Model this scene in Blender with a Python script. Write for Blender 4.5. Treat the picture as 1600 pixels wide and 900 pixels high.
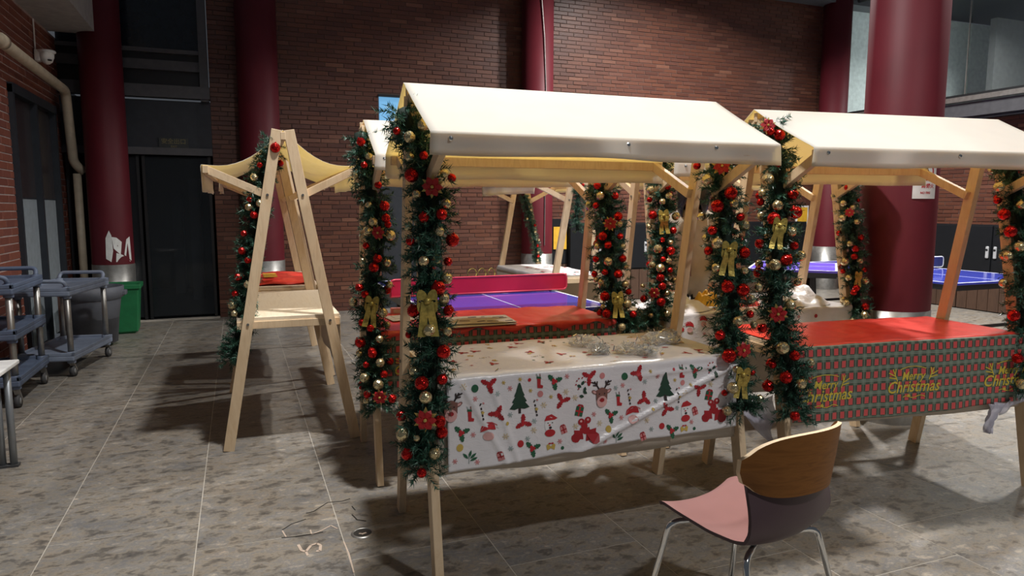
import bpy, math, random
import numpy as np
from mathutils import Vector, Matrix
random.seed(7)
rng = np.random.default_rng(7)
for o in list(bpy.data.objects): bpy.data.objects.remove(o)
SC = bpy.context.scene
COL = SC.collection
# ------------------------------------------------------------------ camera
CH, FPX = 1.4545, 1086.0
YAW, PIT, ROL = [math.radians(a) for a in (21.44, 6.57, 0.05)]
def cam_axes():
    cy, sy, cp, sp = math.cos(YAW), math.sin(YAW), math.cos(PIT), math.sin(PIT)
    f = np.array([sy*cp, cy*cp, -sp]); r = np.array([cy, -sy, 0.]); u = np.cross(r, f)
    cr, sr = math.cos(ROL), math.sin(ROL)
    return cr*r+sr*u, -sr*r+cr*u, f
CR, CU, CF = cam_axes()
cd = bpy.data.cameras.new('camera'); cam = bpy.data.objects.new('camera', cd); COL.objects.link(cam)
cd.sensor_width = 36; cd.lens = 36*FPX/1600; cd.clip_end = 200; cd.clip_start = .05
mw = Matrix.Identity(4)
for i in range(3):
    mw[i][0], mw[i][1], mw[i][2] = CR[i], CU[i], -CF[i]
mw[2][3] = CH
cam.matrix_world = mw
SC.camera = cam
# ------------------------------------------------------------------ world, lamps, exposure
SC.view_settings.view_transform = 'Standard'; SC.view_settings.look = 'None'
SC.view_settings.gamma = 1; SC.view_settings.use_curve_mapping = False
SC.view_settings.exposure = 0.0
W = bpy.data.worlds.new('hall_ambient'); SC.world = W; W.use_nodes = True
W.node_tree.nodes['Background'].inputs[0].default_value = (.80, .88, 1.0, 1)
W.node_tree.nodes['Background'].inputs[1].default_value = .07
def lamp(name, loc, power, col, size, spread=150):
    ld = bpy.data.lights.new(name, 'AREA'); ld.shape = 'DISK'; ld.size = size; ld.energy = power; ld.color = col; ld.spread = math.radians(spread)
    o = bpy.data.objects.new(name, ld); COL.objects.link(o); o.location = loc
    return o
lamp('ceiling_lamp', (1.05, 2.95, 6.0), 210, (1, .985, .965), .30, 138)
lamp('ceiling_lamp', (6.0, 7.3, 5.9), 430, (1, .98, .95), .30, 135)
lamp('ceiling_lamp', (6.9, 4.2, 6.0), 330, (1, .98, .95), .30)
lamp('ceiling_lamp', (3.2, -1.8, 6.0), 170, (1, .985, .97), .4)
lamp('ceiling_lamp', (12.0, 7.6, 5.0), 100, (.92, 1, .98), .5)
# ------------------------------------------------------------------ pixel helpers (1600x900 photo -> point at a known depth)
def ray(u, v): return CR*((u-800)/FPX) - CU*((v-450)/FPX) + CF
C0 = np.array([0, 0, CH])
def at_depth(u, v, d): return C0 + ray(u, v)*d
def at_z(u, v, z):
    d = ray(u, v); return C0 + d*((z-CH)/d[2])
def at_y(u, v, y):
    d = ray(u, v); return C0 + d*(y/d[1])
def proj(P):
    c = np.asarray(P, float)-C0; z = c@CF
    return np.array([800+FPX*(c@CR)/z, 450-FPX*(c@CU)/z, z])
# ------------------------------------------------------------------ materials
MAT = {}
def newmat(n):
    m = bpy.data.materials.new(n); m.use_nodes = True; MAT[n] = m
    return m, m.node_tree, m.node_tree.nodes['Principled BSDF']
def nd(t, typ, **kw):
    n = t.nodes.new(typ)
    for k, v in kw.items(): setattr(n, k, v)
    return n
def ramp(t, fac, stops, interp='LINEAR'):
    r = nd(t, 'ShaderNodeValToRGB'); r.color_ramp.interpolation = interp
    e = r.color_ramp.elements
    while len(e) < len(stops): e.new(.5)
    for q, (p, c) in zip(e, stops): q.position = p; q.color = (*c, 1)
    t.links.new(fac, r.inputs[0]); return r.outputs[0]
def noise(t, scale, detail=3, vec=None, rough=.5, dist=0):
    n = nd(t, 'ShaderNodeTexNoise'); n.inputs['Scale'].default_value = scale; n.inputs['Detail'].default_value = detail
    n.inputs['Roughness'].default_value = rough; n.inputs['Distortion'].default_value = dist
    if vec is not None: t.links.new(vec, n.inputs['Vector'])
    return n.outputs['Fac']
def bump(t, b, h, s=.2, d=.01):
    n = nd(t, 'ShaderNodeBump'); n.inputs['Strength'].default_value = s; n.inputs['Distance'].default_value = d
    t.links.new(h, n.inputs['Height']); t.links.new(n.outputs[0], b.inputs['Normal'])
def simple(n, col, rough=.5, metal=0, var=.12, scale=12, spec=.5, bmp=0):
    m, t, b = newmat(n)
    co = nd(t, 'ShaderNodeTexCoord').outputs['Object']
    c0 = tuple(x*(1-var) for x in col); c1 = tuple(min(1, x*(1+var)) for x in col)
    f = noise(t, scale, 4, co)
    t.links.new(ramp(t, f, [(.3, c0), (.7, c1)]), b.inputs['Base Color'])
    b.inputs['Roughness'].default_value = rough; b.inputs['Metallic'].default_value = metal
    b.inputs['Specular IOR Level'].default_value = spec
    if bmp: bump(t, b, f, bmp)
    return m
def mapped(t, scale=(1, 1, 1), src='Object'):
    co = nd(t, 'ShaderNodeTexCoord').outputs[src]
    mp = nd(t, 'ShaderNodeMapping'); mp.inputs['Scale'].default_value = scale
    t.links.new(co, mp.inputs[0]); return mp.outputs[0]
def rnd_piece(t):
    a = nd(t, 'ShaderNodeObjectInfo').outputs['Random']; g = nd(t, 'ShaderNodeNewGeometry').outputs['Random Per Island']
    s = nd(t, 'ShaderNodeMath', operation='ADD'); t.links.new(a, s.inputs[0]); t.links.new(g, s.inputs[1])
    f = nd(t, 'ShaderNodeMath', operation='FRACT'); t.links.new(s.outputs[0], f.inputs[0]); return f.outputs[0]
def brickmat(n, stops, rough=.55):
    m, t, b = newmat(n)
    pos = nd(t, 'ShaderNodeNewGeometry').outputs['Position']
    base = ramp(t, rnd_piece(t), stops)
    f = noise(t, 45, 4, pos)
    mx = nd(t, 'ShaderNodeMix', data_type='RGBA', blend_type='MULTIPLY'); mx.inputs[0].default_value = .5
    t.links.new(base, mx.inputs[6]); t.links.new(ramp(t, f, [(.25, (.55, .5, .5)), (.75, (1, 1, 1))]), mx.inputs[7])
    t.links.new(mx.outputs[2], b.inputs['Base Color']); b.inputs['Roughness'].default_value = rough
    bump(t, b, f, .25, .004)
brickmat('hall_brick', [(0, (.095, .036, .025)), (.3, (.13, .048, .030)), (.6, (.155, .058, .034)), (.85, (.115, .045, .032)), (1, (.22, .095, .058))], .40)
brickmat('side_brick', [(0, (.20, .060, .040)), (.5, (.27, .085, .05)), (1, (.22, .07, .05))], .6)
simple('mortar_dark', (.10, .062, .048), .8)
simple('mortar_pale', (.42, .33, .30), .9)
# floor tiles
m, t, b = newmat('slate_tile')
pos = nd(t, 'ShaderNodeNewGeometry').outputs['Position']
ob = nd(t, 'ShaderNodeObjectInfo').outputs['Random']
cmb = nd(t, 'ShaderNodeCombineXYZ'); mul = nd(t, 'ShaderNodeMath', operation='MULTIPLY'); mul.inputs[1].default_value = 37
t.links.new(ob, mul.inputs[0]); t.links.new(mul.outputs[0], cmb.inputs[2])
ad = nd(t, 'ShaderNodeVectorMath', operation='ADD'); t.links.new(pos, ad.inputs[0]); t.links.new(cmb.outputs[0], ad.inputs[1])
mp = nd(t, 'ShaderNodeMapping'); mp.inputs['Scale'].default_value = (.75, 1.1, 1); t.links.new(ad.outputs[0], mp.inputs[0])
n1 = noise(t, 17, 8, mp.outputs[0], .66, .15); n2 = noise(t, 4.5, 5, mp.outputs[0], .6, .3)
c1 = ramp(t, n1, [(.28, (.080, .073, .068)), (.41, (.150, .137, .121)), (.49, (.27, .242, .203)), (.56, (.195, .191, .187)), (.70, (.42, .37, .305))])
c2 = ramp(t, n2, [(.3, (.62, .64, .68)), (.5, (1, .97, .92)), (.7, (1.0, .90, .78))])
mx = nd(t, 'ShaderNodeMix', data_type='RGBA', blend_type='MULTIPLY'); mx.inputs[0].default_value = .8
t.links.new(c1, mx.inputs[6]); t.links.new(c2, mx.inputs[7]); t.links.new(mx.outputs[2], b.inputs['Base Color'])
t.links.new(ramp(t, n1, [(.3, (.34,)*3), (.7, (.5,)*3)]), b.inputs['Roughness']); bump(t, b, n1, .25, .004)
simple('grout', (.46, .42, .36), .9)
simple('crack_dark', (.03, .025, .02), .9)
simple('chip_cream', (.55, .43, .34), .9)
# wood
def woodmat(n, a, bcol, scale=(1, 14, 14), rough=.55, src='Object'):
    m, t, b = newmat(n)
    v = mapped(t, scale, src); f = noise(t, 3.5, 5, v, .6, 1.2)
    t.links.new(ramp(t, f, [(.3, a), (.55, bcol), (.75, tuple(x*.9 for x in a))]), b.inputs['Base Color'])
    b.inputs['Roughness'].default_value = rough; bump(t, b, f, .08, .002)
woodmat('pine', (.66, .47, .28), (.76, .58, .38), (6, 6, 1.2))
woodmat('pine_board', (.72, .60, .44), (.80, .69, .53), (1, 9, 9))
woodmat('walnut_veneer', (.16, .058, .010), (.23, .09, .018), (2, 2, 16), .55); MAT['walnut_veneer'].node_tree.nodes['Principled BSDF'].inputs['Specular IOR Level'].default_value = .25
woodmat('brown_plank', (.045, .023, .014), (.075, .038, .022), (12, 12, 1), .6)
# fabrics
def fabric(n, dif, tra, fac, rough=.7):
    m, t, b = newmat(n); out = t.nodes['Material Output']
    co = nd(t, 'ShaderNodeTexCoord').outputs['Object']; f = noise(t, 9, 3, co)
    t.links.new(ramp(t, f, [(.3, tuple(x*.96 for x in dif)), (.7, dif)]), b.inputs['Base Color'])
    b.inputs['Roughness'].default_value = rough; b.inputs['Specular IOR Level'].default_value = .2
    tr = nd(t, 'ShaderNodeBsdfTranslucent'); tr.inputs[0].default_value = (*tra, 1)
    mx = nd(t, 'ShaderNodeMixShader'); mx.inputs[0].default_value = fac
    t.links.new(b.outputs[0], mx.inputs[1]); t.links.new(tr.outputs[0], mx.inputs[2]); t.links.new(mx.outputs[0], out.inputs[0])
fabric('canopy_canvas', (.80, .825, .84), (.98, .81, .42), .5)
fabric('apron_canvas', (.70, .62, .52), (.7, .55, .38), .15)
m, t, b = newmat('white_plastic_cloth')
co = nd(t, 'ShaderNodeTexCoord').outputs['Object']; f = noise(t, 5, 3, co)
t.links.new(ramp(t, f, [(.3, (.78, .76, .78)), (.7, (.86, .84, .86))]), b.inputs['Base Color'])
b.inputs['Roughness'].default_value = .28; bump(t, b, noise(t, 16, 4, mapped(t, (1, 1, 2.2)), .6, 1.5), .22, .012)
m, t, b = newmat('red_plastic_cloth')
f = noise(t, 9, 4, mapped(t, (1, 1.6, 1)), .6, 1.0)
t.links.new(ramp(t, f, [(.3, (.74, .045, .032)), (.7, (.86, .085, .060))]), b.inputs['Base Color'])
b.inputs['Roughness'].default_value = .30; bump(t, b, f, .3, .012)
# tartan: UV in metres
m, t, b = newmat('tartan_cloth')
uv = nd(t, 'ShaderNodeUVMap').outputs[0]; sp = nd(t, 'ShaderNodeSeparateXYZ'); t.links.new(uv, sp.inputs[0])
def mth(op, a, bb=None):
    n = nd(t, 'ShaderNodeMath', operation=op)
    for i, x in enumerate((a, bb)):
        if x is None: continue
        if isinstance(x, (int, float)): n.inputs[i].default_value = x
        else: t.links.new(x, n.inputs[i])
    return n.outputs[0]
def band(x, P, lo, hi):
    fr = mth('FRACT', mth('DIVIDE', x, P)); return mth('MULTIPLY', mth('GREATER_THAN', fr, lo), mth('LESS_THAN', fr, hi))
PX, PY = .047, .062
bx = band(sp.outputs[0], PX, .25, .75); by = band(sp.outputs[1], PY, .22, .74)
lx = band(sp.outputs[0], PX, .95, 1.0); ly = band(sp.outputs[1], PY, .94, 1.0); ly2 = band(sp.outputs[1], PY, .06, .12)
sqr = mth('MULTIPLY', bx, by); either = mth('MAXIMUM', bx, by); line = mth('MAXIMUM', lx, mth('MAXIMUM', ly, ly2))
def cmix(f, a, bb):
    n = nd(t, 'ShaderNodeMix', data_type='RGBA'); t.links.new(f, n.inputs[0])
    for i, x in ((6, a), (7, bb)):
        if isinstance(x, tuple): n.inputs[i].default_value = (*x, 1)
        else: t.links.new(x, n.inputs[i])
    return n.outputs[2]
c = cmix(either, (.15, .19, .14), (.075, .09, .065)); c = cmix(line, c, (.26, .32, .26)); c = cmix(sqr, c, (.66, .085, .085))
t.links.new(c, b.inputs['Base Color']); b.inputs['Roughness'].default_value = .38
bump(t, b, noise(t, 14, 4, mapped(t, (1, 1, 2)), .6, 1.2), .12, .01)
# plain colours
simple('column_red', (.112, .011, .018), .55, 0, .10, 3, .3)
simple('steel', (.34, .33, .31), .40, .8, .15, 20)
simple('chrome', (.75, .76, .76), .12, 1, .02)
simple('grey_tube', (.30, .32, .34), .4, .6, .05)
simple('dark_frame', (.028, .033, .042), .5, .2)
simple('frame_grey', (.085, .085, .092), .5, .2)
simple('black_metal', (.010, .011, .013), .45)
simple('locker_black', (.008, .009, .011), .5, 0, .1, 12, .25)
simple('handle_silver', (.50, .51, .53), .4, .2)
simple('dark_glass', (.010, .014, .020), .12, 0, .2)
simple('pane_brown', (.040, .034, .036), .25)
simple('frost_film', (.29, .33, .36), .5)
simple('soffit_paint', (.36, .34, .32), .8)
simple('pipe_cream', (.50, .42, .31), .5)
simple('white_paint', (.78, .78, .76), .5)
simple('upper_wall', (.72, .77, .76), .8)
simple('cart_blue', (.095, .125, .19), .55)
simple('cart_grey', (.21, .25, .33), .55)
simple('bin_grey', (.13, .14, .165), .6)
simple('bin_green', (.012, .16, .055), .5)
simple('rubber', (.05, .05, .052), .7)
simple('wheel_grey', (.22, .22, .22), .5)
simple('pp_blue', (.045, .060, .40), .10, 0, .04)
simple('pp_violet', (.09, .055, .38), .3, 0, .04)
simple('pp_line', (.75, .78, .85), .5)
simple('net_red', (.52, .012, .045), .35, 0, .05)
simple('net_red_frame', (.66, .06, .10), .3, .2)
simple('net_navy', (.03, .04, .16), .6)
simple('pink_shell', (.31, .155, .145), .38, 0, .03)
simple('plum_shell', (.070, .040, .046), .5, 0, .05)
simple('jacket_beige', (.44, .385, .31), .85, 0, .08)
simple('skin', (.58, .30, .21), .5, 0, .06)
simple('hair_black', (.012, .009, .008), .4, 0, .3, 60)
simple('trousers_dark', (.03, .03, .035), .8)
simple('ribbon_gold', (.52, .40, .10), .35, .55, .25, 90, bmp=.3)
simple('petal_red', (.42, .010, .014), .55)
simple('petal_gold', (.60, .44, .13), .4, .5)
simple('garland_core', (.006, .017, .010), .9)
simple('screw', (.35, .34, .32), .35, .9)
simple('ink_red', (.50, .020, .028), .5); simple('ink_darkred', (.38, .012, .02), .5); simple('ink_green', (.018, .115, .055), .5)
simple('ink_deepgreen', (.015, .06, .035), .5); simple('ink_gold', (.60, .42, .09), .5); simple('ink_black', (.03, .02, .02), .5)
simple('ink_pink', (.75, .42, .40), .5); simple('ink_rose', (.66, .25, .25), .5); simple('ink_grey', (.36, .44, .43), .5)
simple('ink_white', (.86, .85, .86), .5); simple('ink_brown', (.24, .105, .085), .5); simple('ink_sand', (.70, .58, .40), .5)
simple('ink_yellow', (.66, .50, .06), .5)
simple('paper_tan', (.50, .43, .34), .7, 0, .1, 5); simple('paper_ink', (.07, .04, .035), .7); simple('paper_yellow', (.7, .40, .03), .6)
simple('sign_dim', (.16, .14, .06), .5); simple('sign_back', (.03, .035, .035), .5)
def ball(n, col, rough):
    m, t, b = newmat(n)
    co = nd(t, 'ShaderNodeTexCoord').outputs['Object']
    v = nd(t, 'ShaderNodeTexVoronoi'); v.inputs['Scale'].default_value = 2.6; t.links.new(co, v.inputs['Vector'])
    b.inputs['Base Color'].default_value = (*col, 1); b.inputs['Metallic'].default_value = .85; b.inputs['Roughness'].default_value = rough
    bump(t, b, v.outputs['Distance'], .18, .5)
    f = noise(t, 3, 2, co)
    t.links.new(ramp(t, f, [(.3, tuple(x*.85 for x in col)), (.7, col)]), b.inputs['Base Color'])
ball('bauble_red', (.62, .018, .016), .17)
ball('bauble_gold', (.74, .62, .36), .20)
m, t, b = newmat('pine_needle')
g = nd(t, 'ShaderNodeNewGeometry').outputs['Random Per Island']
t.links.new(ramp(t, g, [(0, (.012, .050, .030)), (.55, (.032, .110, .068)), (.93, (.060, .165, .110)), (1, (.22, .34, .28))]), b.inputs['Base Color'])
b.inputs['Roughness'].default_value = .42
def glassy(n, col, alpha, rough=.08):
    m, t, b = newmat(n); out = t.nodes['Material Output']
    b.inputs['Roughness'].default_value = rough; b.inputs['Base Color'].default_value = (*col, 1)
    co = nd(t, 'ShaderNodeTexCoord').outputs['Object']; f = noise(t, 6, 3, co)
    t.links.new(ramp(t, f, [(.3, tuple(x*.9 for x in col)), (.7, col)]), b.inputs['Base Color'])
    tr = nd(t, 'ShaderNodeBsdfTransparent'); mx = nd(t, 'ShaderNodeMixShader'); mx.inputs[0].default_value = alpha
    t.links.new(tr.outputs[0], mx.inputs[1]); t.links.new(b.outputs[0], mx.inputs[2]); t.links.new(mx.outputs[0], out.inputs[0])
glassy('clear_glass', (.06, .07, .08), .22, .03)
glassy('clear_film', (.80, .80, .78), .30, .12)
glassy('pale_film', (.62, .60, .70), .62, .25)
simple('tinsel', (.80, .80, .76), .18, .9)
m, t, b = newmat('lit_blue'); b.inputs['Base Color'].default_value = (.1, .25, .4, 1)
f = noise(t, .7, 1, nd(t, 'ShaderNodeTexCoord').outputs['Object'])
t.links.new(ramp(t, f, [(.2, (.13, .34, .58)), (.8, (.17, .41, .66))]), b.inputs['Emission Color']); b.inputs['Emission Strength'].default_value = 1.0
# ------------------------------------------------------------------ object helpers
def tag(o, label=None, cat=None, group=None, kind=None):
    if label: o['label'] = label
    if cat: o['category'] = cat
    if group: o['group'] = group
    if kind: o['kind'] = kind
    return o
def thing(name, label, cat, loc=(0, 0, 0), rz=0, group=None):
    o = bpy.data.objects.new(name, None); COL.objects.link(o); o.location = loc; o.rotation_euler = (0, 0, rz)
    o.empty_display_size = .1
    return tag(o, label, cat, group)
def link(name, me, parent=None):
    o = bpy.data.objects.new(name, me); COL.objects.link(o)
    if parent: o.parent = parent
    return o
class MB:
    def __init__(s): s.v = []; s.f = []; s.m = []; s.k = 0
    def add(s, vs, fs, mi=None):
        n = len(s.v); s.v += [tuple(float(c) for c in p) for p in vs]; s.f += [tuple(n+i for i in f) for f in fs]
        s.m += [s.k if mi is None else mi]*len(fs); return s
    def box(s, c, d, rz=0, mi=None, taper=1):
        x, y, z = d[0]/2, d[1]/2, d[2]/2; ca, sa = math.cos(rz), math.sin(rz); vs = []
        for k in (-1, 1):
            q = taper if k > 0 else 1
            for a, b_ in ((-1, -1), (1, -1), (1, 1), (-1, 1)):
                X, Y = a*x*q, b_*y*q; vs.append((c[0]+X*ca-Y*sa, c[1]+X*sa+Y*ca, c[2]+k*z))
        return s.add(vs, [(3, 2, 1, 0), (4, 5, 6, 7), (0, 1, 5, 4), (1, 2, 6, 5), (2, 3, 7, 6), (3, 0, 4, 7)], mi)
    def bar(s, p, q, w, h, side=(1, 0, 0), mi=None):        # board from p to q, w along 'side', h across
        p, q = np.array(p, float), np.array(q, float); d = q-p; d /= np.linalg.norm(d)
        a = np.array(side, float); a -= d*(a@d); a /= np.linalg.norm(a); b_ = np.cross(d, a)
        vs = [e+a*i*w/2+b_*j*h/2 for e in (p, q) for i, j in ((-1, -1), (1, -1), (1, 1), (-1, 1))]
        return s.add(vs, [(3, 2, 1, 0), (4, 5, 6, 7), (0, 1, 5, 4), (1, 2, 6, 5), (2, 3, 7, 6), (3, 0, 4, 7)], mi)
    def tube(s, path, r, n=10, mi=None, cap=True):
        P = [np.array(p, float) for p in path]; R_ = r if hasattr(r, '__len__') else [r]*len(P); ref = None; rings = []
        for i, p in enumerate(P):
            d = P[min(i+1, len(P)-1)]-P[max(i-1, 0)]; d /= np.linalg.norm(d)+1e-12
            if ref is None: ref = np.array([0, 0, 1.]) if abs(d[2]) < .9 else np.array([1., 0, 0])
            a = ref-d*(ref@d); a /= np.linalg.norm(a)+1e-12; ref = a; b_ = np.cross(d, a)
            rings.append([p+(a*math.cos(2*math.pi*k/n)+b_*math.sin(2*math.pi*k/n))*R_[i] for k in range(n)])
        vs = [q for r_ in rings for q in r_]
        fs = [(i*n+k, i*n+(k+1) % n, (i+1)*n+(k+1) % n, (i+1)*n+k) for i in range(len(P)-1) for k in range(n)]
        if cap: fs += [tuple(range(n-1, -1, -1)), tuple((len(P)-1)*n+k for k in range(n))]
        return s.add(vs, fs, mi)
    def lathe(s, prof, c=(0, 0, 0), n=24, mi=None):
        vs = [(c[0]+r*math.cos(2*math.pi*k/n), c[1]+r*math.sin(2*math.pi*k/n), c[2]+z) for r, z in prof for k in range(n)]
        fs = [(i*n+k, i*n+(k+1) % n, (i+1)*n+(k+1) % n, (i+1)*n+k) for i in range(len(prof)-1) for k in range(n)]
        return s.add(vs, fs, mi)
    def grid(s, G, mi=None):                                 # G: rows x cols of points
        r, c = len(G), len(G[0])
        return s.add([p for row in G for p in row], [(i*c+j, i*c+j+1, (i+1)*c+j+1, (i+1)*c+j) for i in range(r-1) for j in range(c-1)], mi)
    def mesh(s, name, mats, smooth=False):
        me = bpy.data.meshes.new(name); me.from_pydata(s.v, [], s.f)
        for m_ in ([mats] if isinstance(mats, str) else mats): me.materials.append(MAT[m_])
        if not isinstance(mats, str): me.polygons.foreach_set('material_index', s.m)
        if smooth: me.polygons.foreach_set('use_smooth', [True]*len(s.f))
        me.update(); return me
    def build(s, name, mats, parent=None, smooth=False, bevel=0, solid=0):
        o = link(name, s.mesh(name, mats, smooth), parent)
        if solid:
            q = o.modifiers.new('thickness', 'SOLIDIFY'); q.thickness = solid; q.offset = 0
        if bevel:
            q = o.modifiers.new('edge', 'BEVEL'); q.width = bevel; q.segments = 2; q.limit_method = 'ANGLE'
        return o
def struct(o): o['kind'] = 'structure'; return o
def fillet(pts, r=.05, n=5):
    P = [np.array(p, float) for p in pts]; out = [P[0]]
    for i in range(1, len(P)-1):
        a, b_ = P[i-1]-P[i], P[i+1]-P[i]; la, lb = np.linalg.norm(a), np.linalg.norm(b_); q = min(r, la*.49, lb*.49)
        A, B = P[i]+a/la*q, P[i]+b_/lb*q
        for k in range(n+1):
            t_ = k/n; out.append((1-t_)**2*A+2*t_*(1-t_)*P[i]+t_*t_*B)
    return out+[P[-1]]
def catmull(P, step=.012):
    P = [np.array(p, float) for p in P]; P = [2*P[0]-P[1]]+P+[2*P[-1]-P[-2]]; out = []
    for i in range(1, len(P)-2):
        n = max(2, int(np.linalg.norm(P[i+1]-P[i])/step))
        for k in range(n):
            t_ = k/n; a, b_, c, d = P[i-1:i+3]
            out.append(.5*((2*b_)+(-a+c)*t_+(2*a-5*b_+4*c-d)*t_**2+(-a+3*b_-3*c+d)*t_**3))
    return out+[P[-2]]
def text_mesh(body, size, bold=0, shear=0, align='CENTER', wrap=None):
    cu = bpy.data.curves.new('lettering', 'FONT'); cu.body = body; cu.size = size; cu.align_x = align; cu.align_y = 'CENTER'
    cu.offset = bold; cu.shear = shear; cu.resolution_u = 3
    o = bpy.data.objects.new('lettering', cu); COL.objects.link(o)
    dg = bpy.context.evaluated_depsgraph_get(); me = bpy.data.meshes.new_from_object(o.evaluated_get(dg))
    bpy.data.objects.remove(o); return me
# ================================================================== FLOOR
T = .6
XL, XR, YB = -1.95, 10.25, 10.0
fl = struct(MB().box(((XL+XR)/2, 5.0, -.0508), (XR-XL+.0, 10.0, .10)).build('floor', 'grout'))
tx0 = -.567*CH
tile_me = MB().add([(-.2988, -.2988, -.004), (.2988, -.2988, -.004), (.2988, .2988, -.004), (-.2988, .2988, -.004),
                    (-.2978, -.2978, 0), (.2978, -.2978, 0), (.2978, .2978, 0), (-.2978, .2978, 0)],
                   [(4, 5, 6, 7), (0, 1, 5, 4), (1, 2, 6, 5), (2, 3, 7, 6), (3, 0, 4, 7)]).mesh('tile', 'slate_tile')
tiles, far = [], MB()
for i in range(-3, 19):
    cx = tx0+(i+.5)*T
    off = (2.334*CH if i % 2 == 0 else 2.137*CH)
    for j in range(-8, 13):
        cy = off+(j+.5)*T
        x0, x1, y0, y1 = max(cx-.298, XL+.01), min(cx+.298, XR-.01), max(cy-.298, .02), min(cy+.298, YB-.01)
        if x1-x0 < .03 or y1-y0 < .03: continue
        whole = (x1-x0 > .59 and y1-y0 > .59)
        pr = proj((cx, cy, 0))
        vis = pr[2] > .4 and -150 < pr[0] < 1750 and pr[1] < 1080
        tiles.append((0 if (vis and whole) else 1, pr[2], cx, cy, x0, x1, y0, y1))
tiles.sort()
for k, (h, d, cx, cy, x0, x1, y0, y1) in enumerate(tiles):
    if k < 290 and h == 0:
        o = link('tile', tile_me, fl); o.location = (cx, cy, 0)
    else:
        far.add([(x0, y0, -.004), (x1, y0, -.004), (x1, y1, -.004), (x0, y1, -.004), (x0, y0, 0), (x1, y0, 0), (x1, y1, 0), (x0, y1, 0)],
                [(4, 5, 6, 7), (0, 1, 5, 4), (1, 2, 6, 5), (2, 3, 7, 6), (3, 0, 4, 7)])
tag(far.build('outer_tiles', 'slate_tile', fl), kind='stuff')
def floor_line(pix, w, mat, name, z=.0012):
    P = [at_z(u, v, z) for u, v in pix]; mb = MB()
    for a, b_ in zip(P[:-1], P[1:]): mb.bar(a, b_, w, .0012, (0, 0, 1) if False else np.cross(b_-a, (0, 0, 1)))
    return mb.build(name, mat, fl)
floor_line([(441, 828), (455, 819), (478, 811)], .004, 'crack_dark', 'crack')
floor_line([(478, 802), (490, 799), (512, 785), (535, 783), (547, 779)], .004, 'crack_dark', 'crack')
floor_line([(550, 791), (555, 797)], .005, 'crack_dark', 'crack')
floor_line([(550, 804), (558, 812), (572, 814)], .006, 'crack_dark', 'crack')
floor_line([(440, 840), (465, 838), (490, 834), (505, 831)], .005, 'crack_dark', 'crack')
floor_line([(485, 828), (487, 835), (502, 829), (517, 821), (527, 826)], .006, 'chip_cream', 'chip')
floor_line([(466, 851), (471, 860), (478, 862), (486, 852), (495, 849), (501, 852), (500, 861), (494, 861)], .012, 'chip_cream', 'chip')
floor_line([(478, 862), (481, 868)], .01, 'chip_cream', 'chip')
floor_line([(441, 829), (447, 839)], .006, 'chip_cream', 'chip')
floor_line([(537, 846), (545, 865), (553, 895)], .006, 'chip_cream', 'chip')
dr = thing('floor_drain', 'small round steel floor drain with dark hole beside cracked tiles', 'drain', (.465, 3.02, 0))
MB().lathe([(.040, .0015), (.042, .005), (.047, .005), (.052, .0008)], n=28).build('rim', 'steel', dr, True)
MB().lathe([(.0001, .0018), (.041, .0018)], n=24).build('hole', 'crack_dark', dr)  # flat disc coloured dark for the shade down the drain, no opening cut
MB().box((.004, -.012, .003), (.024, .010, .003), .4).box((-.012, -.008, .003), (.012, .008, .003), -.5).build('debris', 'chip_cream', dr)
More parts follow.
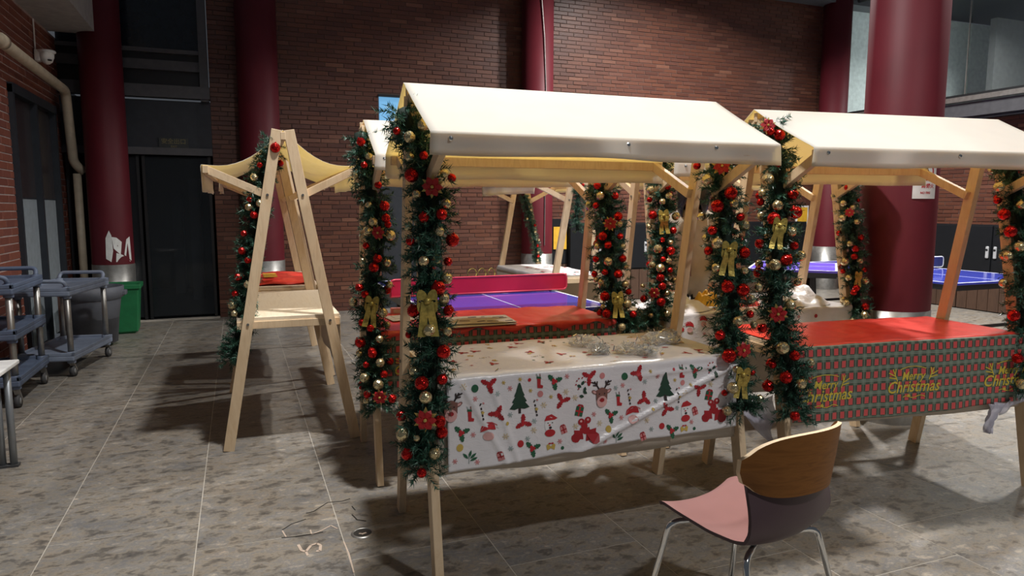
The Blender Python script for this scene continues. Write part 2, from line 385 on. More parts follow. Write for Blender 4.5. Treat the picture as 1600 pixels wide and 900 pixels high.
# ================================================================== BRICK WALLS
def brick_wall(name, O, U, N, length, height, holes, mats, bl, bh, gap, keep, depth=.012, chunk=None, prefer=None):
    """O origin, U direction along the wall, N normal into the hall."""
    O, U, N = [np.array(a, float) for a in (O, U, N)]
    mb = MB(); back = -.12
    cuts_u = sorted({0, length, *[h[0] for h in holes], *[h[1] for h in holes]}); cuts_z = sorted({0, height, *[h[2] for h in holes], *[h[3] for h in holes]})
    inh = lambda u, z: any(h[0] < u < h[1] and h[2] < z < h[3] for h in holes)
    for a, b_ in zip(cuts_u[:-1], cuts_u[1:]):
        for c, d in zip(cuts_z[:-1], cuts_z[1:]):
            if inh((a+b_)/2, (c+d)/2): continue
            vs = [O+U*u+N*n+np.array([0, 0, z]) for n in (back, 0) for u, z in ((a, c), (b_, c), (b_, d), (a, d))]
            mb.add(vs, [(3, 2, 1, 0), (4, 5, 6, 7), (0, 1, 5, 4), (1, 2, 6, 5), (2, 3, 7, 6), (3, 0, 4, 7)])
    wall = struct(mb.build(name, mats[1]))
    def piece(u0, u1, z0, z1, h=1.0):
        e = .0025; vs = []
        for n, i in ((0, 0), (depth*h, e)):
            vs += [N*n+U*u+np.array([0, 0, z]) for u, z in ((u0+i, z0+i), (u1-i, z0+i), (u1-i, z1-i), (u0+i, z1-i))]
        return vs, [(4, 5, 6, 7), (0, 1, 5, 4), (1, 2, 6, 5), (2, 3, 7, 6), (3, 0, 4, 7)]
    whole, rest = [], MB()
    for r in range(int(height/bh)):
        z0 = r*bh; z1 = z0+bh-gap; u = -(bl/2)*(r % 2)-bl*.25*((r*7) % 3)/3
        while u < length:
            a, b_ = max(u, 0), min(u+bl-gap, length); u += bl
            segs = [(a, b_)]
            for h in holes:
                if z1 > h[2] and z0 < h[3]:
                    segs = [s for q in segs for s in ((q[0], min(q[1], h[0])), (max(q[0], h[1]), q[1]))]
            for q0, q1 in segs:
                if q1-q0 < .03: continue
                c = O+U*((q0+q1)/2)+np.array([0, 0, (z0+z1)/2]); p = proj(c)
                vis = p[2] > 0 and -10 < p[0] < 1610 and -10 < p[1] < 910 and (prefer is None or prefer(c, p))
                if vis and q1-q0 > bl-gap-.003: whole.append((p[2], q0, z0))
                else: rest.add([O+x for x in piece(q0, q1, z0, z1, random.uniform(.6, 1.25))[0]], piece(0, 1, 0, 1)[1])
    whole.sort(); vs, fs = piece(0, bl-gap, 0, bh-gap); bm_ = MB().add(vs, fs).mesh('brick', mats[0])
    for k, (d, q0, z0) in enumerate(whole):
        if k < keep:
            o = link('brick', bm_, wall); o.location = O+U*q0+np.array([0, 0, z0])+N*random.uniform(-.003, .002)
        else: rest.add([O+x for x in piece(q0, q0+bl-gap, z0, z0+bh-gap, random.uniform(.6, 1.25))[0]], fs)
    tag(rest.build('outer_bricks', mats[0], wall), kind='stuff')
    return wall
WY = 9.98
def vis_back(c, p):
    if 340 < p[0] < 640 and p[1] < 190: return True
    return p[1] < 125+.06*(p[0]-640)
brick_wall('wall_back', (-.27, WY, 0), (1, 0, 0), (0, -1, 0), 10.52, 5.2, [(2.17, 3.07, 0, 3.03)], ('hall_brick', 'mortar_dark'), .25, .06, .008, 290, .008, prefer=vis_back)
LX = -1.95
brick_wall('wall_left', (LX, 4.2, 0), (0, 1, 0), (1, 0, 0), 5.9, 3.47, [(3.68, 5.42, 0, 2.62)], ('side_brick', 'mortar_pale'), .25, .075, .010, 290, .006, prefer=lambda c, p: c[2] > .5)
brick_wall('wall_right', (10.22, 10.0, 0), (0, -1, 0), (-1, 0, 0), 8.0, 2.77, [], ('hall_brick', 'mortar_dark'), .25, .06, .008, 250, .008, prefer=lambda c, p: c[2] > 1.2 and p[0] > 1450)
# ------------------------------------------------------------------ wall details: left door, soffit, pipe, camera
d2 = struct(thing('door_2', 'dark framed glass door with pale frosted lower panels in side wall', 'door', (LX, 7.88, 0)))
for y in (.03, .84, 1.67): MB().box((.0, y, 1.30), (.09, .06, 2.60)).build('post', 'dark_frame', d2)
MB().box((.0, .85, 2.57), (.10, 1.70, .09)).build('header', 'dark_frame', d2)
for y0 in (.06, .87):
    MB().box((-.02, y0+.39, 2.04), (.012, .74, .98)).build('upper_pane', 'pane_brown', d2)
    MB().box((-.02, y0+.39, .79), (.014, .74, 1.50)).build('frosted_pane', 'frost_film', d2)
    MB().box((-.02, y0+.39, 1.545), (.02, .76, .012)).build('rail', 'dark_frame', d2)
so = MB(); so.box((-1.70, 7.15, 3.95), (.50, 5.0, .96)); so.box((-1.97, 6.9, 3.9), (.06, 5.5, .8))
struct(so.build('ceiling', 'soffit_paint'))
pip = thing('drain_pipe', 'cream plastic drain pipe running along the brick side wall', 'pipe', (-1.80, 9.7, 0))
MB().tube(fillet([(0, -5, 2.90), (0, -.12, 2.80), (0, .06, 1.98), (.10, .10, 1.88)], .09), .052, 14).build('pipe_run', 'pipe_cream', pip, True)
MB().tube([(0, -2.52, 2.855), (0, -2.42, 2.853)], .062, 14).build('collar', 'pipe_cream', pip, True)
MB().tube([(.02, .1, 1.86), (.02, .1, .05)], .045, 12).build('lower_pipe', 'pipe_cream', pip, True)
cc = thing('security_camera', 'white dome security camera on the brick wall above the pipe', 'camera', (LX+.02, 8.95, 3.02))
MB().box((.02, 0, .04), (.05, .10, .12)).build('bracket', 'white_paint', cc, bevel=.01)
MB().lathe([(.0, .10), (.085, .10), (.09, .085), (.075, .07)], (.10, 0, 0), 20).build('cap', 'white_paint', cc, True)
dm = MB().lathe([(.072, .075), (.07, .03), (.05, -.02), (.025, -.04), (.0001, -.045)], (.10, 0, 0), 20).build('dome', 'white_paint', cc, True)
MB().lathe([(.0001, -.015), (.02, -.012), (.022, 0)], (.135, -.045, .0), 12).build('lens', 'black_metal', dm, True)
MB().tube([(.0, 0, .10), (.0, 0, .42)], .008, 6).build('cable', 'white_paint', cc)
# ------------------------------------------------------------------ entrance at the back left
en = struct(thing('door_1', 'dark glazed entrance with steel beams beside brick wall', 'door', (LX, 10.0, 0)))
def eb(n, x0, x1, z0, z1, y0, y1, mat): return MB().box(((x0+x1)/2-LX, (y0+y1)/2-10., (z0+z1)/2), (x1-x0, y1-y0, z1-z0)).build(n, mat, en)
eb('header_beam', -1.95, -.27, 2.12, 2.21, 9.93, 10.03, 'frame_grey'); eb('header_panel', -1.95, -.27, 2.21, 2.80, 9.98, 10.0, 'dark_frame')
eb('steel_beam', -1.95, -.27, 2.83, 2.98, 9.90, 10.05, 'frame_grey'); eb('steel_beam', -1.95, -.37, 3.17, 3.29, 9.95, 10.05, 'frame_grey')
eb('rail', -1.95, -.37, 3.38, 3.43, 9.95, 10.0, 'frame_grey'); eb('post', -.38, -.28, 2.8, 5.2, 9.92, 10.05, 'frame_grey')
eb('dark_band', -1.95, -.38, 2.98, 3.17, 10.0, 10.02, 'black_metal'); eb('upper_pane', -1.95, -.38, 3.43, 5.2, 10.02, 10.03, 'dark_glass')
eb('slot_pane', -1.95, -.38, 3.29, 3.38, 10.0, 10.02, 'black_metal')
for x0, x1 in ((-1.93, -1.13), (-1.10, -.30)): eb('door_leaf', x0+.03, x1-.03, .05, 2.10, 9.995, 10.005, 'clear_glass'); eb('leaf_frame', x0, x0+.035, .02, 2.11, 9.985, 10.015, 'black_metal'); eb('leaf_frame', x1-.035, x1, .02, 2.11, 9.985, 10.015, 'black_metal')
eb('sill', -1.95, -.27, .0, .012, 9.9, 10.02, 'grout')
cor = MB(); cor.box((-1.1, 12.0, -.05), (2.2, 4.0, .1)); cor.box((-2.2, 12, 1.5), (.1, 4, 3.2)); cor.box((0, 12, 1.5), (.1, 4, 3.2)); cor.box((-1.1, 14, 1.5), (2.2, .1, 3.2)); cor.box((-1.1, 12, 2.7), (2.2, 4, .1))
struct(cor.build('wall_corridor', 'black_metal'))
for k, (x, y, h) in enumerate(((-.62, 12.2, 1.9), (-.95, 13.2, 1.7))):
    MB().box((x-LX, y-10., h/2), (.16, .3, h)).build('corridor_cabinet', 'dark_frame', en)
ex = thing('exit_sign', 'small dim green-black exit sign above the dark entrance', 'sign', (-.72, 9.965, 2.27))
MB().box((0, 0, 0), (.34, .02, .13)).build('sign_board', 'sign_back', ex)
def flat_text(body, size, mat, parent, loc, name='lettering', bold=0, rot=None):
    me = text_mesh(body, size, bold); me.materials.clear(); me.materials.append(MAT[mat]); o = link(name, me, parent); o.location = loc
    o.rotation_euler = rot or (math.pi/2, 0, 0); return o
flat_text('安全出口', .072, 'sign_dim', ex, (0, -.012, .018), bold=.001); flat_text('EXIT', .035, 'sign_dim', ex, (0, -.012, -.043), bold=.001)
# blue lit transom + grey door in the back wall
d3 = struct(thing('door_3', 'grey door with light blue lit transom in brick back wall', 'door', (1.90, WY, 0)))
MB().box((.45, .03, 1.24), (.88, .04, 2.46)).build('door_leaf', 'dark_frame', d3); MB().box((.45, .04, 2.76), (.86, .03, .50)).build('lit_transom', 'lit_blue', d3)
MB().box((.45, .0, 3.02), (.90, .06, .03)).build('frame', 'black_metal', d3); MB().box((.45, .02, 2.49), (.88, .05, .04)).build('frame', 'black_metal', d3)
MB().box((.78, -.01, 1.0), (.02, .05, .14)).build('handle', 'steel', d3)
# ------------------------------------------------------------------ columns
def column(name, label, x, y, d, top=5.2, extra=None):
    c = thing(name, label, 'column', (x, y, 0)); r = d/2
    MB().lathe([(r, .77), (r, top), (.001, top)], n=48).build('shaft', 'column_red', c, True)
    MB().lathe([(r+.004, 0), (r+.004, .77), (r-.005, .772)], n=48).build('kick_plate', 'steel', c, True)
    return c
c1 = column('column', 'dark red round column with peeled white paint patch behind the bins', -1.44, 9.70, .46)
pm = MB()                                                    # peeled patch on the shaft surface
def peel(pts):
    vs = []
    for u, v in pts:
        p = at_y(u, v, 9.5); a = math.asin(max(-1, min(1, ((u-178)/29)*.97))); az = math.atan2(-(math.cos(a)), math.sin(a))+(-.146)
        vs.append((.2325*math.cos(az), .2325*math.sin(az), p[2]-.0))
    pm.add(vs, [tuple(range(len(vs)))])
for pts in ([(177, 404), (178, 372), (183, 360), (186, 368), (187, 392), (184, 409)], [(186, 370), (192, 371), (198, 378), (196, 398), (188, 388)],
            [(190, 409), (191, 395), (198, 398), (206, 409)], [(200, 398), (203, 374), (206, 370), (206.5, 408)]): peel(pts)
pm.build('peeled_paint', 'white_paint', c1, solid=.003)
column('column', 'dark red round column against the brick wall left of the gabled canopies', .31, 9.70, .50)
c3 = column('column', 'slim dark red column with white cable on the brick wall above the nearest canopy', 4.22, 9.72, .47)
MB().tube([(.02, -.245, .9), (.03, -.245, 3.2), (.0, -.25, 3.9), (-.05, -.245, 4.5), (-.12, -.22, 5.0)], .007, 6).build('cable', 'steel', c3)
column('column', 'dark red column at the right end of the brick back wall', 9.93, 9.68, .47)
c5 = column('column', 'large red column standing behind the plaid-covered stall', 4.20, 3.49, .475)
def on_column(u, v, cx, cy, r):
    d = ray(u, v); A = d[0]**2+d[1]**2; B = -2*(d[0]*cx+d[1]*cy); Cc = cx*cx+cy*cy-r*r; tt = (-B-math.sqrt(max(B*B-4*A*Cc, 0)))/(2*A)
    return C0+d*tt
pa = on_column(1447, 280, 4.20, 3.49, .24)
ang = math.atan2(pa[1]-3.49, pa[0]-4.20)
nf = thing('warning_sign', 'white no-fire warning sign with red symbol on the large column', 'sign', (4.20, 3.49, 0))
def wrap_sheet(n, z0, z1, a0, a1, r, mat, k=8):
    return MB().grid([[(r*math.cos(a0+(a1-a0)*i/k), r*math.sin(a0+(a1-a0)*i/k), z) for i in range(k+1)] for z in (z0, z1)]).build(n, mat, nf, solid=.0015)
zc = pa[2]; hw = .085/.24
wrap_sheet('sheet', zc-.125, zc+.125, ang-hw, ang+hw, .2415, 'white_paint')
def wrap_poly(n, pts, mat):      # pts in sheet metres (x right, y up)
    mb = MB()
    for poly in pts: mb.add([(.2435*math.cos(ang+x/.2435), .2435*math.sin(ang+x/.2435), zc+y) for x, y in poly], [tuple(range(len(poly)))])
    return mb.build(n, mat, nf)
ringp = []
for k in range(24):
    a, b_ = 2*math.pi*k/24, 2*math.pi*(k+1)/24
    ringp.append([(.058*math.cos(a), .048+.058*math.sin(a)), (.058*math.cos(b_), .048+.058*math.sin(b_)), (.047*math.cos(b_), .048+.047*math.sin(b_)), (.047*math.cos(a), .048+.047*math.sin(a))])
ringp.append([(-.042, .084), (-.034, .092), (.042, .012), (.034, .004)])
wrap_poly('prohibition_ring', ringp, 'ink_red'); wrap_poly('flame', [[(-.012, .02), (.014, .02), (.022, .045), (.010, .062), (.004, .08), (-.008, .06), (-.02, .045)]], 'ink_black')
for body, sz, yy in (('严禁烟火', .033, -.045), ('NO FIRE', .020, -.088)):
    me = text_mesh(body, sz, .0006); me.materials.clear(); me.materials.append(MAT['ink_red'])
    for v in me.vertices:
        x, y = v.co.x, v.co.y+yy; v.co = (.2435*math.cos(ang+x/.2435), .2435*math.sin(ang+x/.2435), zc+y)
    link('lettering', me, nf)
# ------------------------------------------------------------------ right side: balcony, upper room, roof beam
bal = struct(thing('trim_1', 'dark balcony edge with glass balustrade above brick wall', 'balcony', (9.95, 6, 0)))
def bb(n, c, d, mat): return MB().box((c[0]-9.95, c[1]-6, c[2]), d).build(n, mat, bal)
bb('fascia', (9.98, 6.0, 2.88), (.12, 7.9, .20), 'frame_grey'); bb('fascia_lip', (9.93, 6.0, 3.03), (.14, 7.9, .07), 'steel'); bb('fascia_step', (10.02, 6.0, 2.765), (.12, 7.9, .05), 'dark_frame')
bb('dark_gap_rail', (9.99, 6.0, 3.09), (.05, 7.9, .05), 'black_metal')  # solid black rail between fascia lip and glass
for y0 in (2.2, 3.9, 5.6, 7.3):
    if y0 < 7.5: bb('glass_panel', (9.98, y0+.83, 4.0), (.015, 1.64, 1.8), 'clear_glass')
for y0 in (3.89, 5.59, 7.29): bb('glass_joint', (9.985, y0, 4.0), (.02, .012, 1.8), 'steel')
up = MB(); up.box((13.2, 10.05, 4.0), (6.0, .1, 2.2)); up.box((13.1, 6.0, 3.0), (6.0, 8.0, .1)); up.box((16.0, 6.0, 4.2), (.1, 8.0, 2.4))
struct(up.build('wall_upper', 'upper_wall'))
simple('partition_grey', (.11, .11, .108), .8)
struct(MB().box((13.75, 8.9, 3.95), (1.9, .12, 1.8)).build('wall_partition', 'partition_grey'))
struct(MB().box((13.2, 6.0, 5.25), (6.0, 8.2, .2)).build('ceiling_upper', 'black_metal'))
rb = thing('roof_beam', 'dark steel roof beam across the top of the brick back wall', 'beam', (7.0, 9.7, 5.0))
MB().box((.5, .0, .06), (9.0, .3, .16)).build('flange', 'frame_grey', rb); MB().box((.5, .1, .5), (9.0, .06, .8)).build('web', 'black_metal', rb)
MB().tube([(3.2, -.2, .05), (4.6, -.9, .35), (6, -1.6, .6)], .05, 8).build('strut', 'black_metal', rb, True)
# ------------------------------------------------------------------ lockers
def locker(label, loc, rz, grp, w=.92):
    L = thing('locker', label, 'locker', loc, rz, grp); h = 1.22
    MB().box((0, .21, h/2), (w, .40, h)).build('body', 'locker_black', L)
    for s in (-1, 1):
        dd = MB().box((s*w/4, .0, .86), (w/2-.022, .02, .70)).build('door', 'locker_black', L, bevel=.004)
        MB().box((s*.055, -.020, .84), (.045, .024, .17)).build('handle', 'handle_silver', dd, bevel=.012); MB().tube([(s*.055, -.030, .875), (s*.055, -.036, .875)], .016, 10).build('lock', 'black_metal', dd)
    for k in range(6): MB().box((-w/2+w*(k+.5)/6, .0, .25), (w/6-.008, .022, .47)).build('plank', 'brown_plank', L)
    return L
names = ['first', 'second', 'third', 'fourth', 'fifth', 'sixth']
for k in range(5): locker('black two-door locker over brown planks by back wall, %s from the slim column' % names[k], (5.15+k*.93, 9.55, 0), 0, 'lockers along the back wall')
for k in range(5): locker('black two-door locker over brown planks under the balcony, %s from the far corner' % names[k], (9.80, 8.45-k*.93, 0), -math.pi/2, 'lockers along the right wall')
def pic(name, label, u, v, w, h, mat):
    p = at_y(u, v, WY-.02); o = thing(name, label, 'picture', p); MB().box((0, 0, 0), (w, .02, h)).build('frame', 'white_paint', o); MB().box((0, -.012, 0), (w-.06, .01, h-.06)).build('print', mat, o)
pic('framed_notice', 'small white framed orange notice on the wall near the rear column', 1253, 335, .28, .32, 'paper_yellow')
MB().box((0, -.008, .02), (.06, .006, .12)).build('print_mark', 'paper_ink', bpy.data.objects['framed_notice'])
o = thing('paper_notice', 'narrow white paper sheet hanging below the framed notice', 'paper', at_y(1263, 360, WY-.03)); MB().box((0, 0, 0), (.16, .006, .55)).build('sheet', 'white_paint', o)
lk = thing('bulletin_board', 'narrow black board with tan printed poster left of the lockers', 'board', (4.62, 9.6, 0))
MB().box((0, .05, .95), (.5, .06, .68)).build('panel', 'locker_black', lk); MB().box((-.06, .01, 1.0), (.22, .01, .34)).build('poster', 'paper_yellow', lk)
for k in range(4): MB().box((-.19+k*.125, .05, .3), (.115, .05, .6)).build('plank', 'brown_plank', lk)
# ================================================================== STALLS
LEN = 1.43
class Stall: pass
def stall(label, P0, P1, sag=.01, seed=1, table='apron', notes=None, flap=.075, over=(.03, .035), droop=0., legtop=1.905, ridge=1.952, rflap=.105):
    S = Stall(); P0, P1 = np.array(P0, float), np.array(P1, float); d = P1-P0; L = np.linalg.norm(d); rz = math.atan2(d[1], d[0])
    S.P0, S.rz, S.L = P0, rz, L
    S.w = lambda u, v, z: np.array([P0[0]+u*math.cos(rz)-v*math.sin(rz), P0[1]+u*math.sin(rz)+v*math.cos(rz), z])
    st = S.o = thing('market_stall', label, 'stall', (P0[0], P0[1], 0), rz, 'wooden A-frame market stalls'); rs = random.Random(seed)
    for u in (0, L):
        for s in (-1, 1):
            lg = MB().bar((u, s*.033, legtop), (u, s*.375, 0), .034, .062, (1, 0, 0)).build('leg', 'pine', st, bevel=.002)
            uu = u+(.030 if u == 0 else -.030)
            MB().bar((uu, s*.095, 1.525), (uu, s*.425, 1.688 if s < 0 else 1.672), .028, .045, (1, 0, 0)).build('brace', 'pine', st, bevel=.002)
            e = -.020 if u == 0 else .020
            for bv, bz in ((.100, 1.53), (.238, .765)): MB().tube([(u+e*.8, s*bv, bz), (u+e*1.15, s*bv, bz)], .008, 8).build('bolt', 'screw', lg)
        uu = u+(.034 if u == 0 else -.034)
        MB().bar((uu, -.30, .752), (uu, .30, .752), .030, .045, (1, 0, 0)).build('table_bearer', 'pine', st, bevel=.002)
    for s in (-1, 1): MB().bar((-.01, s*.43, 1.688 if s < 0 else 1.672), (L+.01, s*.43, 1.688 if s < 0 else 1.672), .030, .042, (0, 1, 0)).build('eave_beam', 'pine', st, bevel=.002)
    MB().bar((-.02, 0, ridge-.038), (L+.03, 0, ridge-.038), .028, .045, (0, 1, 0)).build('ridge_beam', 'pine', st, bevel=.002)
    MB().box((L/2, 0, .786), (L-.06, .60, .024)).build('tabletop', 'pine_board', st, bevel=.002)
    for s in (-1, 1):
        if table == 'right' and s == 1: continue
        ph = rs.uniform(0, 6); G = []
        for j in range(7):
            z = .785-.365*j/6
            G.append([(.02+(L-.04)*i/40, s*(.303+.006*math.sin(5*i/40*3+ph)*(j/6)), z+(.006*math.sin(i/40*5+ph)+.003*math.sin(i/40*17))*(j/6)) for i in range(41)])
        MB().grid(G).build('apron', 'apron_canvas', st, True, solid=.002)
    # canopy
    NU, prof = 44, []
    FL = (0, .3, .6, .85, .97); SL = (0, .015, .1, .2, .3, .4, .5, .6, .7, .8, .9, .985)
    for k in FL: prof.append((-1, k, 'f'))
    for k in SL: prof.append((-1, k, 's'))
    prof.append((1, 0, 's'))
    for k in reversed(SL): prof.append((1, 1-k, 's'))
    for k in reversed(FL): prof.append((1, 1-k, 'f'))
    G = []; a1, a2, a3 = [rs.uniform(0, 6.28) for _ in range(3)]
    for (s, k, ty) in prof:
        row = []
        for i in range(NU+1):
            u = -over[0]+(L+over[0]+over[1])*i/NU; q = i/NU
            if ty == 's':
                f = (1-k) if s < 0 else k                      # 0 ridge, 1 eave
                sg = sag*math.sin(math.pi*f)*(1+.35*math.sin(6*q+a1)) + droop*math.sin(math.pi*f)*abs(2*q-1)**3
                v = s*(.452*f); z = ridge-((ridge-(1.717 if s < 0 else 1.700))*f)-sg + .004*math.sin(19*q+a2)*math.sin(math.pi*f)
                row.append((u, v, z))
            else:
                f = (1-k) if s < 0 else k                      # 0 at eave, 1 at hem
                row.append((u+.008*f*math.sin(3*q+a1), s*(.455+.012*f*math.sin(9*q+a2)+.010*f*math.sin(23*q+a3)), (1.710-flap*f if s < 0 else 1.693-rflap*f)-.075*f*(.06*math.sin(5*q+a3)+.04*math.sin(13*q+a1))))
        G.append(row)
    cn = MB().grid(G).build('canopy', 'canopy_canvas', st, True, solid=.0025)
    for q in (.03, .52, .80):
        u = L*q; MB().lathe([(.0001, .006), (.006, .004), (.009, 0)], n=10).build('snap', 'chrome', cn).matrix_local = Matrix.Translation((u, -.458, 1.694)) @ Matrix.Rotation(math.pi/2, 4, 'X')
    def legline(end, s):
        u = 0 if end == 0 else L
        return S.w(u, s*.030, 1.935), S.w(u, s*.375, 0)
    S.leg = legline
    return S
S1 = stall('nearest A-frame stall with cream canopy over the white printed tablecloth', (.67, 2.82), (2.09, 2.78), .006, 11)
S2 = stall('A-frame stall directly behind the nearest one, red plaid cloth on its table', (.66, 3.91), (2.08, 3.84), .008, 12, over=(0, .035), ridge=1.932, legtop=1.89)
S3 = stall('right-hand A-frame stall with cream canopy behind the chair', (2.41, 2.81), (3.85, 2.64), .006, 13, ridge=1.935, legtop=1.89)
S4 = stall('A-frame stall behind the right-hand one, beside the large column', (2.40, 3.86), (3.83, 3.75), .008, 14)
S5 = stall('A-frame stall seen end-on at left, bare board table and sagging canopy', (.268, 4.38), (.288, 5.80), .045, 15, table='right', flap=.14, rflap=.14, over=(-.025, .05), droop=.03, legtop=1.91, ridge=1.912)
S6 = stall('small distant A-frame stall beyond the table tennis table', (3.03, 6.0), (3.03, 7.45), .012, 16)
S7 = stall('A-frame stall behind the end-on one, folded red cloth on its table', (.33, 6.10), (.33, 7.53), .03, 17)
# ================================================================== TABLECLOTHS
class Cloth: pass
def cloth(S, name, label, mats, drop, rear, u0, u1, seed, amp=.004, half=.306, hem=None, split=False, fold=None, group=None, lip=0):
    c = Cloth(); rs = random.Random(seed); L = S.L; ph = [rs.uniform(0, 6.28) for _ in range(8)]
    def wav(u, w): return amp*(math.sin(9*u+ph[0]+2*w)+.7*math.sin(17*u-5*w+ph[1])+.5*math.sin(31*u+9*w+ph[2]))
    def front(u, t):      # t metres below the table edge
        y = -half-.006-wav(u, t)*min(1, t/.08)-.010*t/.3
        if fold: y -= fold(u, t)
        return (u, y, .8045-t)
    def top(u, v): return (u, v, .8045+abs(wav(u, v))*.6)
    c.front, c.top, c.S = front, top, S
    o = c.o = thing(name, label, 'tablecloth', S.o.location, S.rz, group)
    hem = hem or (lambda q: drop)
    NU = 150; us = [u0+(u1-u0)*i/NU for i in range(NU+1)]
    top_rows = [[(u, half+.006, .8045-rear) for u in us], [(u, half+.005, .800) for u in us]]
    for k in range(15): top_rows.append([top(u, half-2*half*k/14) for u in us])
    fr = [[top(u, -half) for u in us]]
    NT = 40
    for k in range(1, NT+1): fr.append([front(u, hem((u-u0)/(u1-u0))*k/NT) for u in us])
    if split:
        if lip: top_rows += [[(p[0], p[1]-.004, p[2]) for p in [front(u, (lip+.012*math.sin(19*u)+.008*math.sin(43*u))*k/3) for u in us]] for k in range(1, 4)]
        MB().grid(top_rows).build('top_sheet', mats[0], o, True, solid=.0012)
        ob_ = MB().grid(fr).build('front_drop', mats[1], o, True, solid=.0012)
    else:
        ob_ = MB().grid(top_rows+fr[1:]).build('sheet', mats[0], o, True, solid=.0012)
    if split:
        uvl = ob_.data.uv_layers.new(name='UVMap')
        for lp in ob_.data.loops:
            p = ob_.data.vertices[lp.vertex_index].co; uvl.data[lp.index].uv = (p.x, p.z)
    # inverse: pixel -> (u,t) on the front plane
    n = np.array([math.sin(S.rz), -math.cos(S.rz), 0]); P = S.w(0, -half-.01, 0)
    def pix(u, v):
        d = ray(u, v); q = ((P-C0)@n)/(d@n); X = C0+d*q; rel = X[:2]-S.P0
        return rel[0]*math.cos(S.rz)+rel[1]*math.sin(S.rz), .8045-X[2]
    c.pix = pix
    return c
def diag_fold(u, t):
    # long crease running up to the right across the front drop
    q = (t-(.35-(u-.60)*.40))/.013; w = min(1, max(0, (u-.45)/.15)); a = .016*math.exp(-q*q)*w
    q2 = (t-(.055-.03*(u-.9)))/.010; a += .008*math.exp(-q2*q2)*min(1, max(0, (u-.75)/.2))
    q3 = ((u-.10)-t*.55)/.012; a += .007*math.exp(-q3*q3)*min(1, t/.05); q4 = ((u-.22)-t*.35)/.010
    return a+.006*math.exp(-q4*q4)*min(1, t/.05)
CL1 = cloth(S1, 'tablecloth', 'white plastic tablecloth printed with trees, holly and reindeer', ('white_plastic_cloth',), .33, .05,   .055, 1.385, 21, .0035, fold=diag_fold, hem=lambda q: .365-.045*q+.005*math.sin(q*9))
CL2 = cloth(S2, 'tablecloth', 'red tablecloth with tartan front behind the white printed cloth', ('red_plastic_cloth', 'tartan_cloth'), .33, .04, .03, 1.40, 22, .006, split=True, lip=.02)
CL3 = cloth(S3, 'tablecloth', 'red tablecloth with tartan front and yellow lettering at right', ('red_plastic_cloth', 'tartan_cloth'), .36, .04, .03, 1.42, 23, .004, split=True, hem=lambda q: .35+.02*math.sin(q*3+.5))
CL4 = cloth(S4, 'tablecloth', 'crumpled white printed tablecloth on the stall by the large column', ('white_plastic_cloth',), .22, .04, .03, 1.42, 24, .008)
CL6 = cloth(S6, 'tablecloth', 'greyish white cloth on the small distant stall', ('white_plastic_cloth',), .10, .04, .03, 1.38, 26, .006)
# stuff folded on S7
rc = thing('folded_cloth', 'folded red cloth with gold print on the far left stall table', 'cloth', (S7.P0[0], S7.P0[1], .80), S7.rz)
MB().grid([[(.08+.9*i/20, -.26+.52*j/12, .012+.05*math.sin(math.pi*i/20)**.4*math.sin(math.pi*j/12)**.4+.006*math.sin(i*1.3+j)) for i in range(21)] for j in range(13)]).build('sheet', 'red_plastic_cloth', rc, True, solid=.004)
for k in range(4): MB().box((.14+.10*k, .09, .070), (.05, .11, .003), 0).build('gold_print', 'ink_yellow', rc)
MB().grid([[(.0+.06*j/4+.02*math.sin(i), -.28-.03*j/4, .06-.20*i/10+.01*j) for j in range(5)] for i in range(11)]).build('white_edge', 'white_plastic_cloth', rc, True, solid=.003)
# ------------------------------------------------------------------ printed motifs (flat print on cloth)
def reg(n, r, r2=None, a0=0, cx=0, cy=0):
    return [(cx+(r if (r2 is None or k % 2 == 0) else r2)*math.cos(a0+2*math.pi*k/n), cy+(r if (r2 is None or k % 2 == 0) else r2)*math.sin(a0+2*math.pi*k/n)) for k in range(n)]
def ell(rx, ry, cx=0, cy=0, n=16, rot=0):
    return [(cx+rx*math.cos(2*math.pi*k/n)*math.cos(rot)-ry*math.sin(2*math.pi*k/n)*math.sin(rot), cy+rx*math.cos(2*math.pi*k/n)*math.sin(rot)+ry*math.sin(2*math.pi*k/n)*math.cos(rot)) for k in range(n)]
def rot(pts, a, cx=0, cy=0): return [(cx+x*math.cos(a)-y*math.sin(a), cy+x*math.sin(a)+y*math.cos(a)) for x, y in pts]
def stroke(p, q, w):
    dx, dy = q[0]-p[0], q[1]-p[1]; l = math.hypot(dx, dy); nx, ny = -dy/l*w/2, dx/l*w/2
    return [(p[0]+nx, p[1]+ny), (q[0]+nx, q[1]+ny), (q[0]-nx, q[1]-ny), (p[0]-nx, p[1]-ny)]
def leaf_h(L, W, n=4):           # holly leaf with spiky edge along +x
    a = [(0, 0)]
    for k in range(n):
        x = L*(k+.5)/n; h = W*math.sin(math.pi*(k+.6)/(n+.4)); a += [(x-.02*L, h), (x+.3*L/n, h*.62)]
    a.append((L, 0)); return a+[(x, -y) for x, y in reversed(a[1:-1])]
def leaf_s(L, W, n=6):
    a = [(L*k/n, W*math.sin(math.pi*k/n)) for k in range(n+1)]; return a+[(x, -y) for x, y in reversed(a[1:-1])]
def M_tree():
    out = [([(-.004, -.055), (.006, -.055), (.006, -.03), (-.004, -.03)], 'ink_black')]
    for y0, y1, w in ((-.035, .0, .040), (-.012, .022, .030), (.010, .042, .021), (.030, .058, .012)): out.append(([(-w, y0), (-w*.5, y0-.005), (0, y0), (w*.5, y0-.005), (w, y0), (w*.25, y1), (-w*.25, y1)], 'ink_deepgreen'))
    return out
def M_holly(leafc, s=1.0, angs=(2.3, .3, -1.4), berry='ink_red', br=.0065):
    out = [(rot(leaf_h(.034*s, .011*s), a), leafc) for a in angs]
    return out+[(ell(br*s, br*s, .006*s*math.cos(k*2.1), .006*s*math.sin(k*2.1), 9), berry) for k in range(3)]
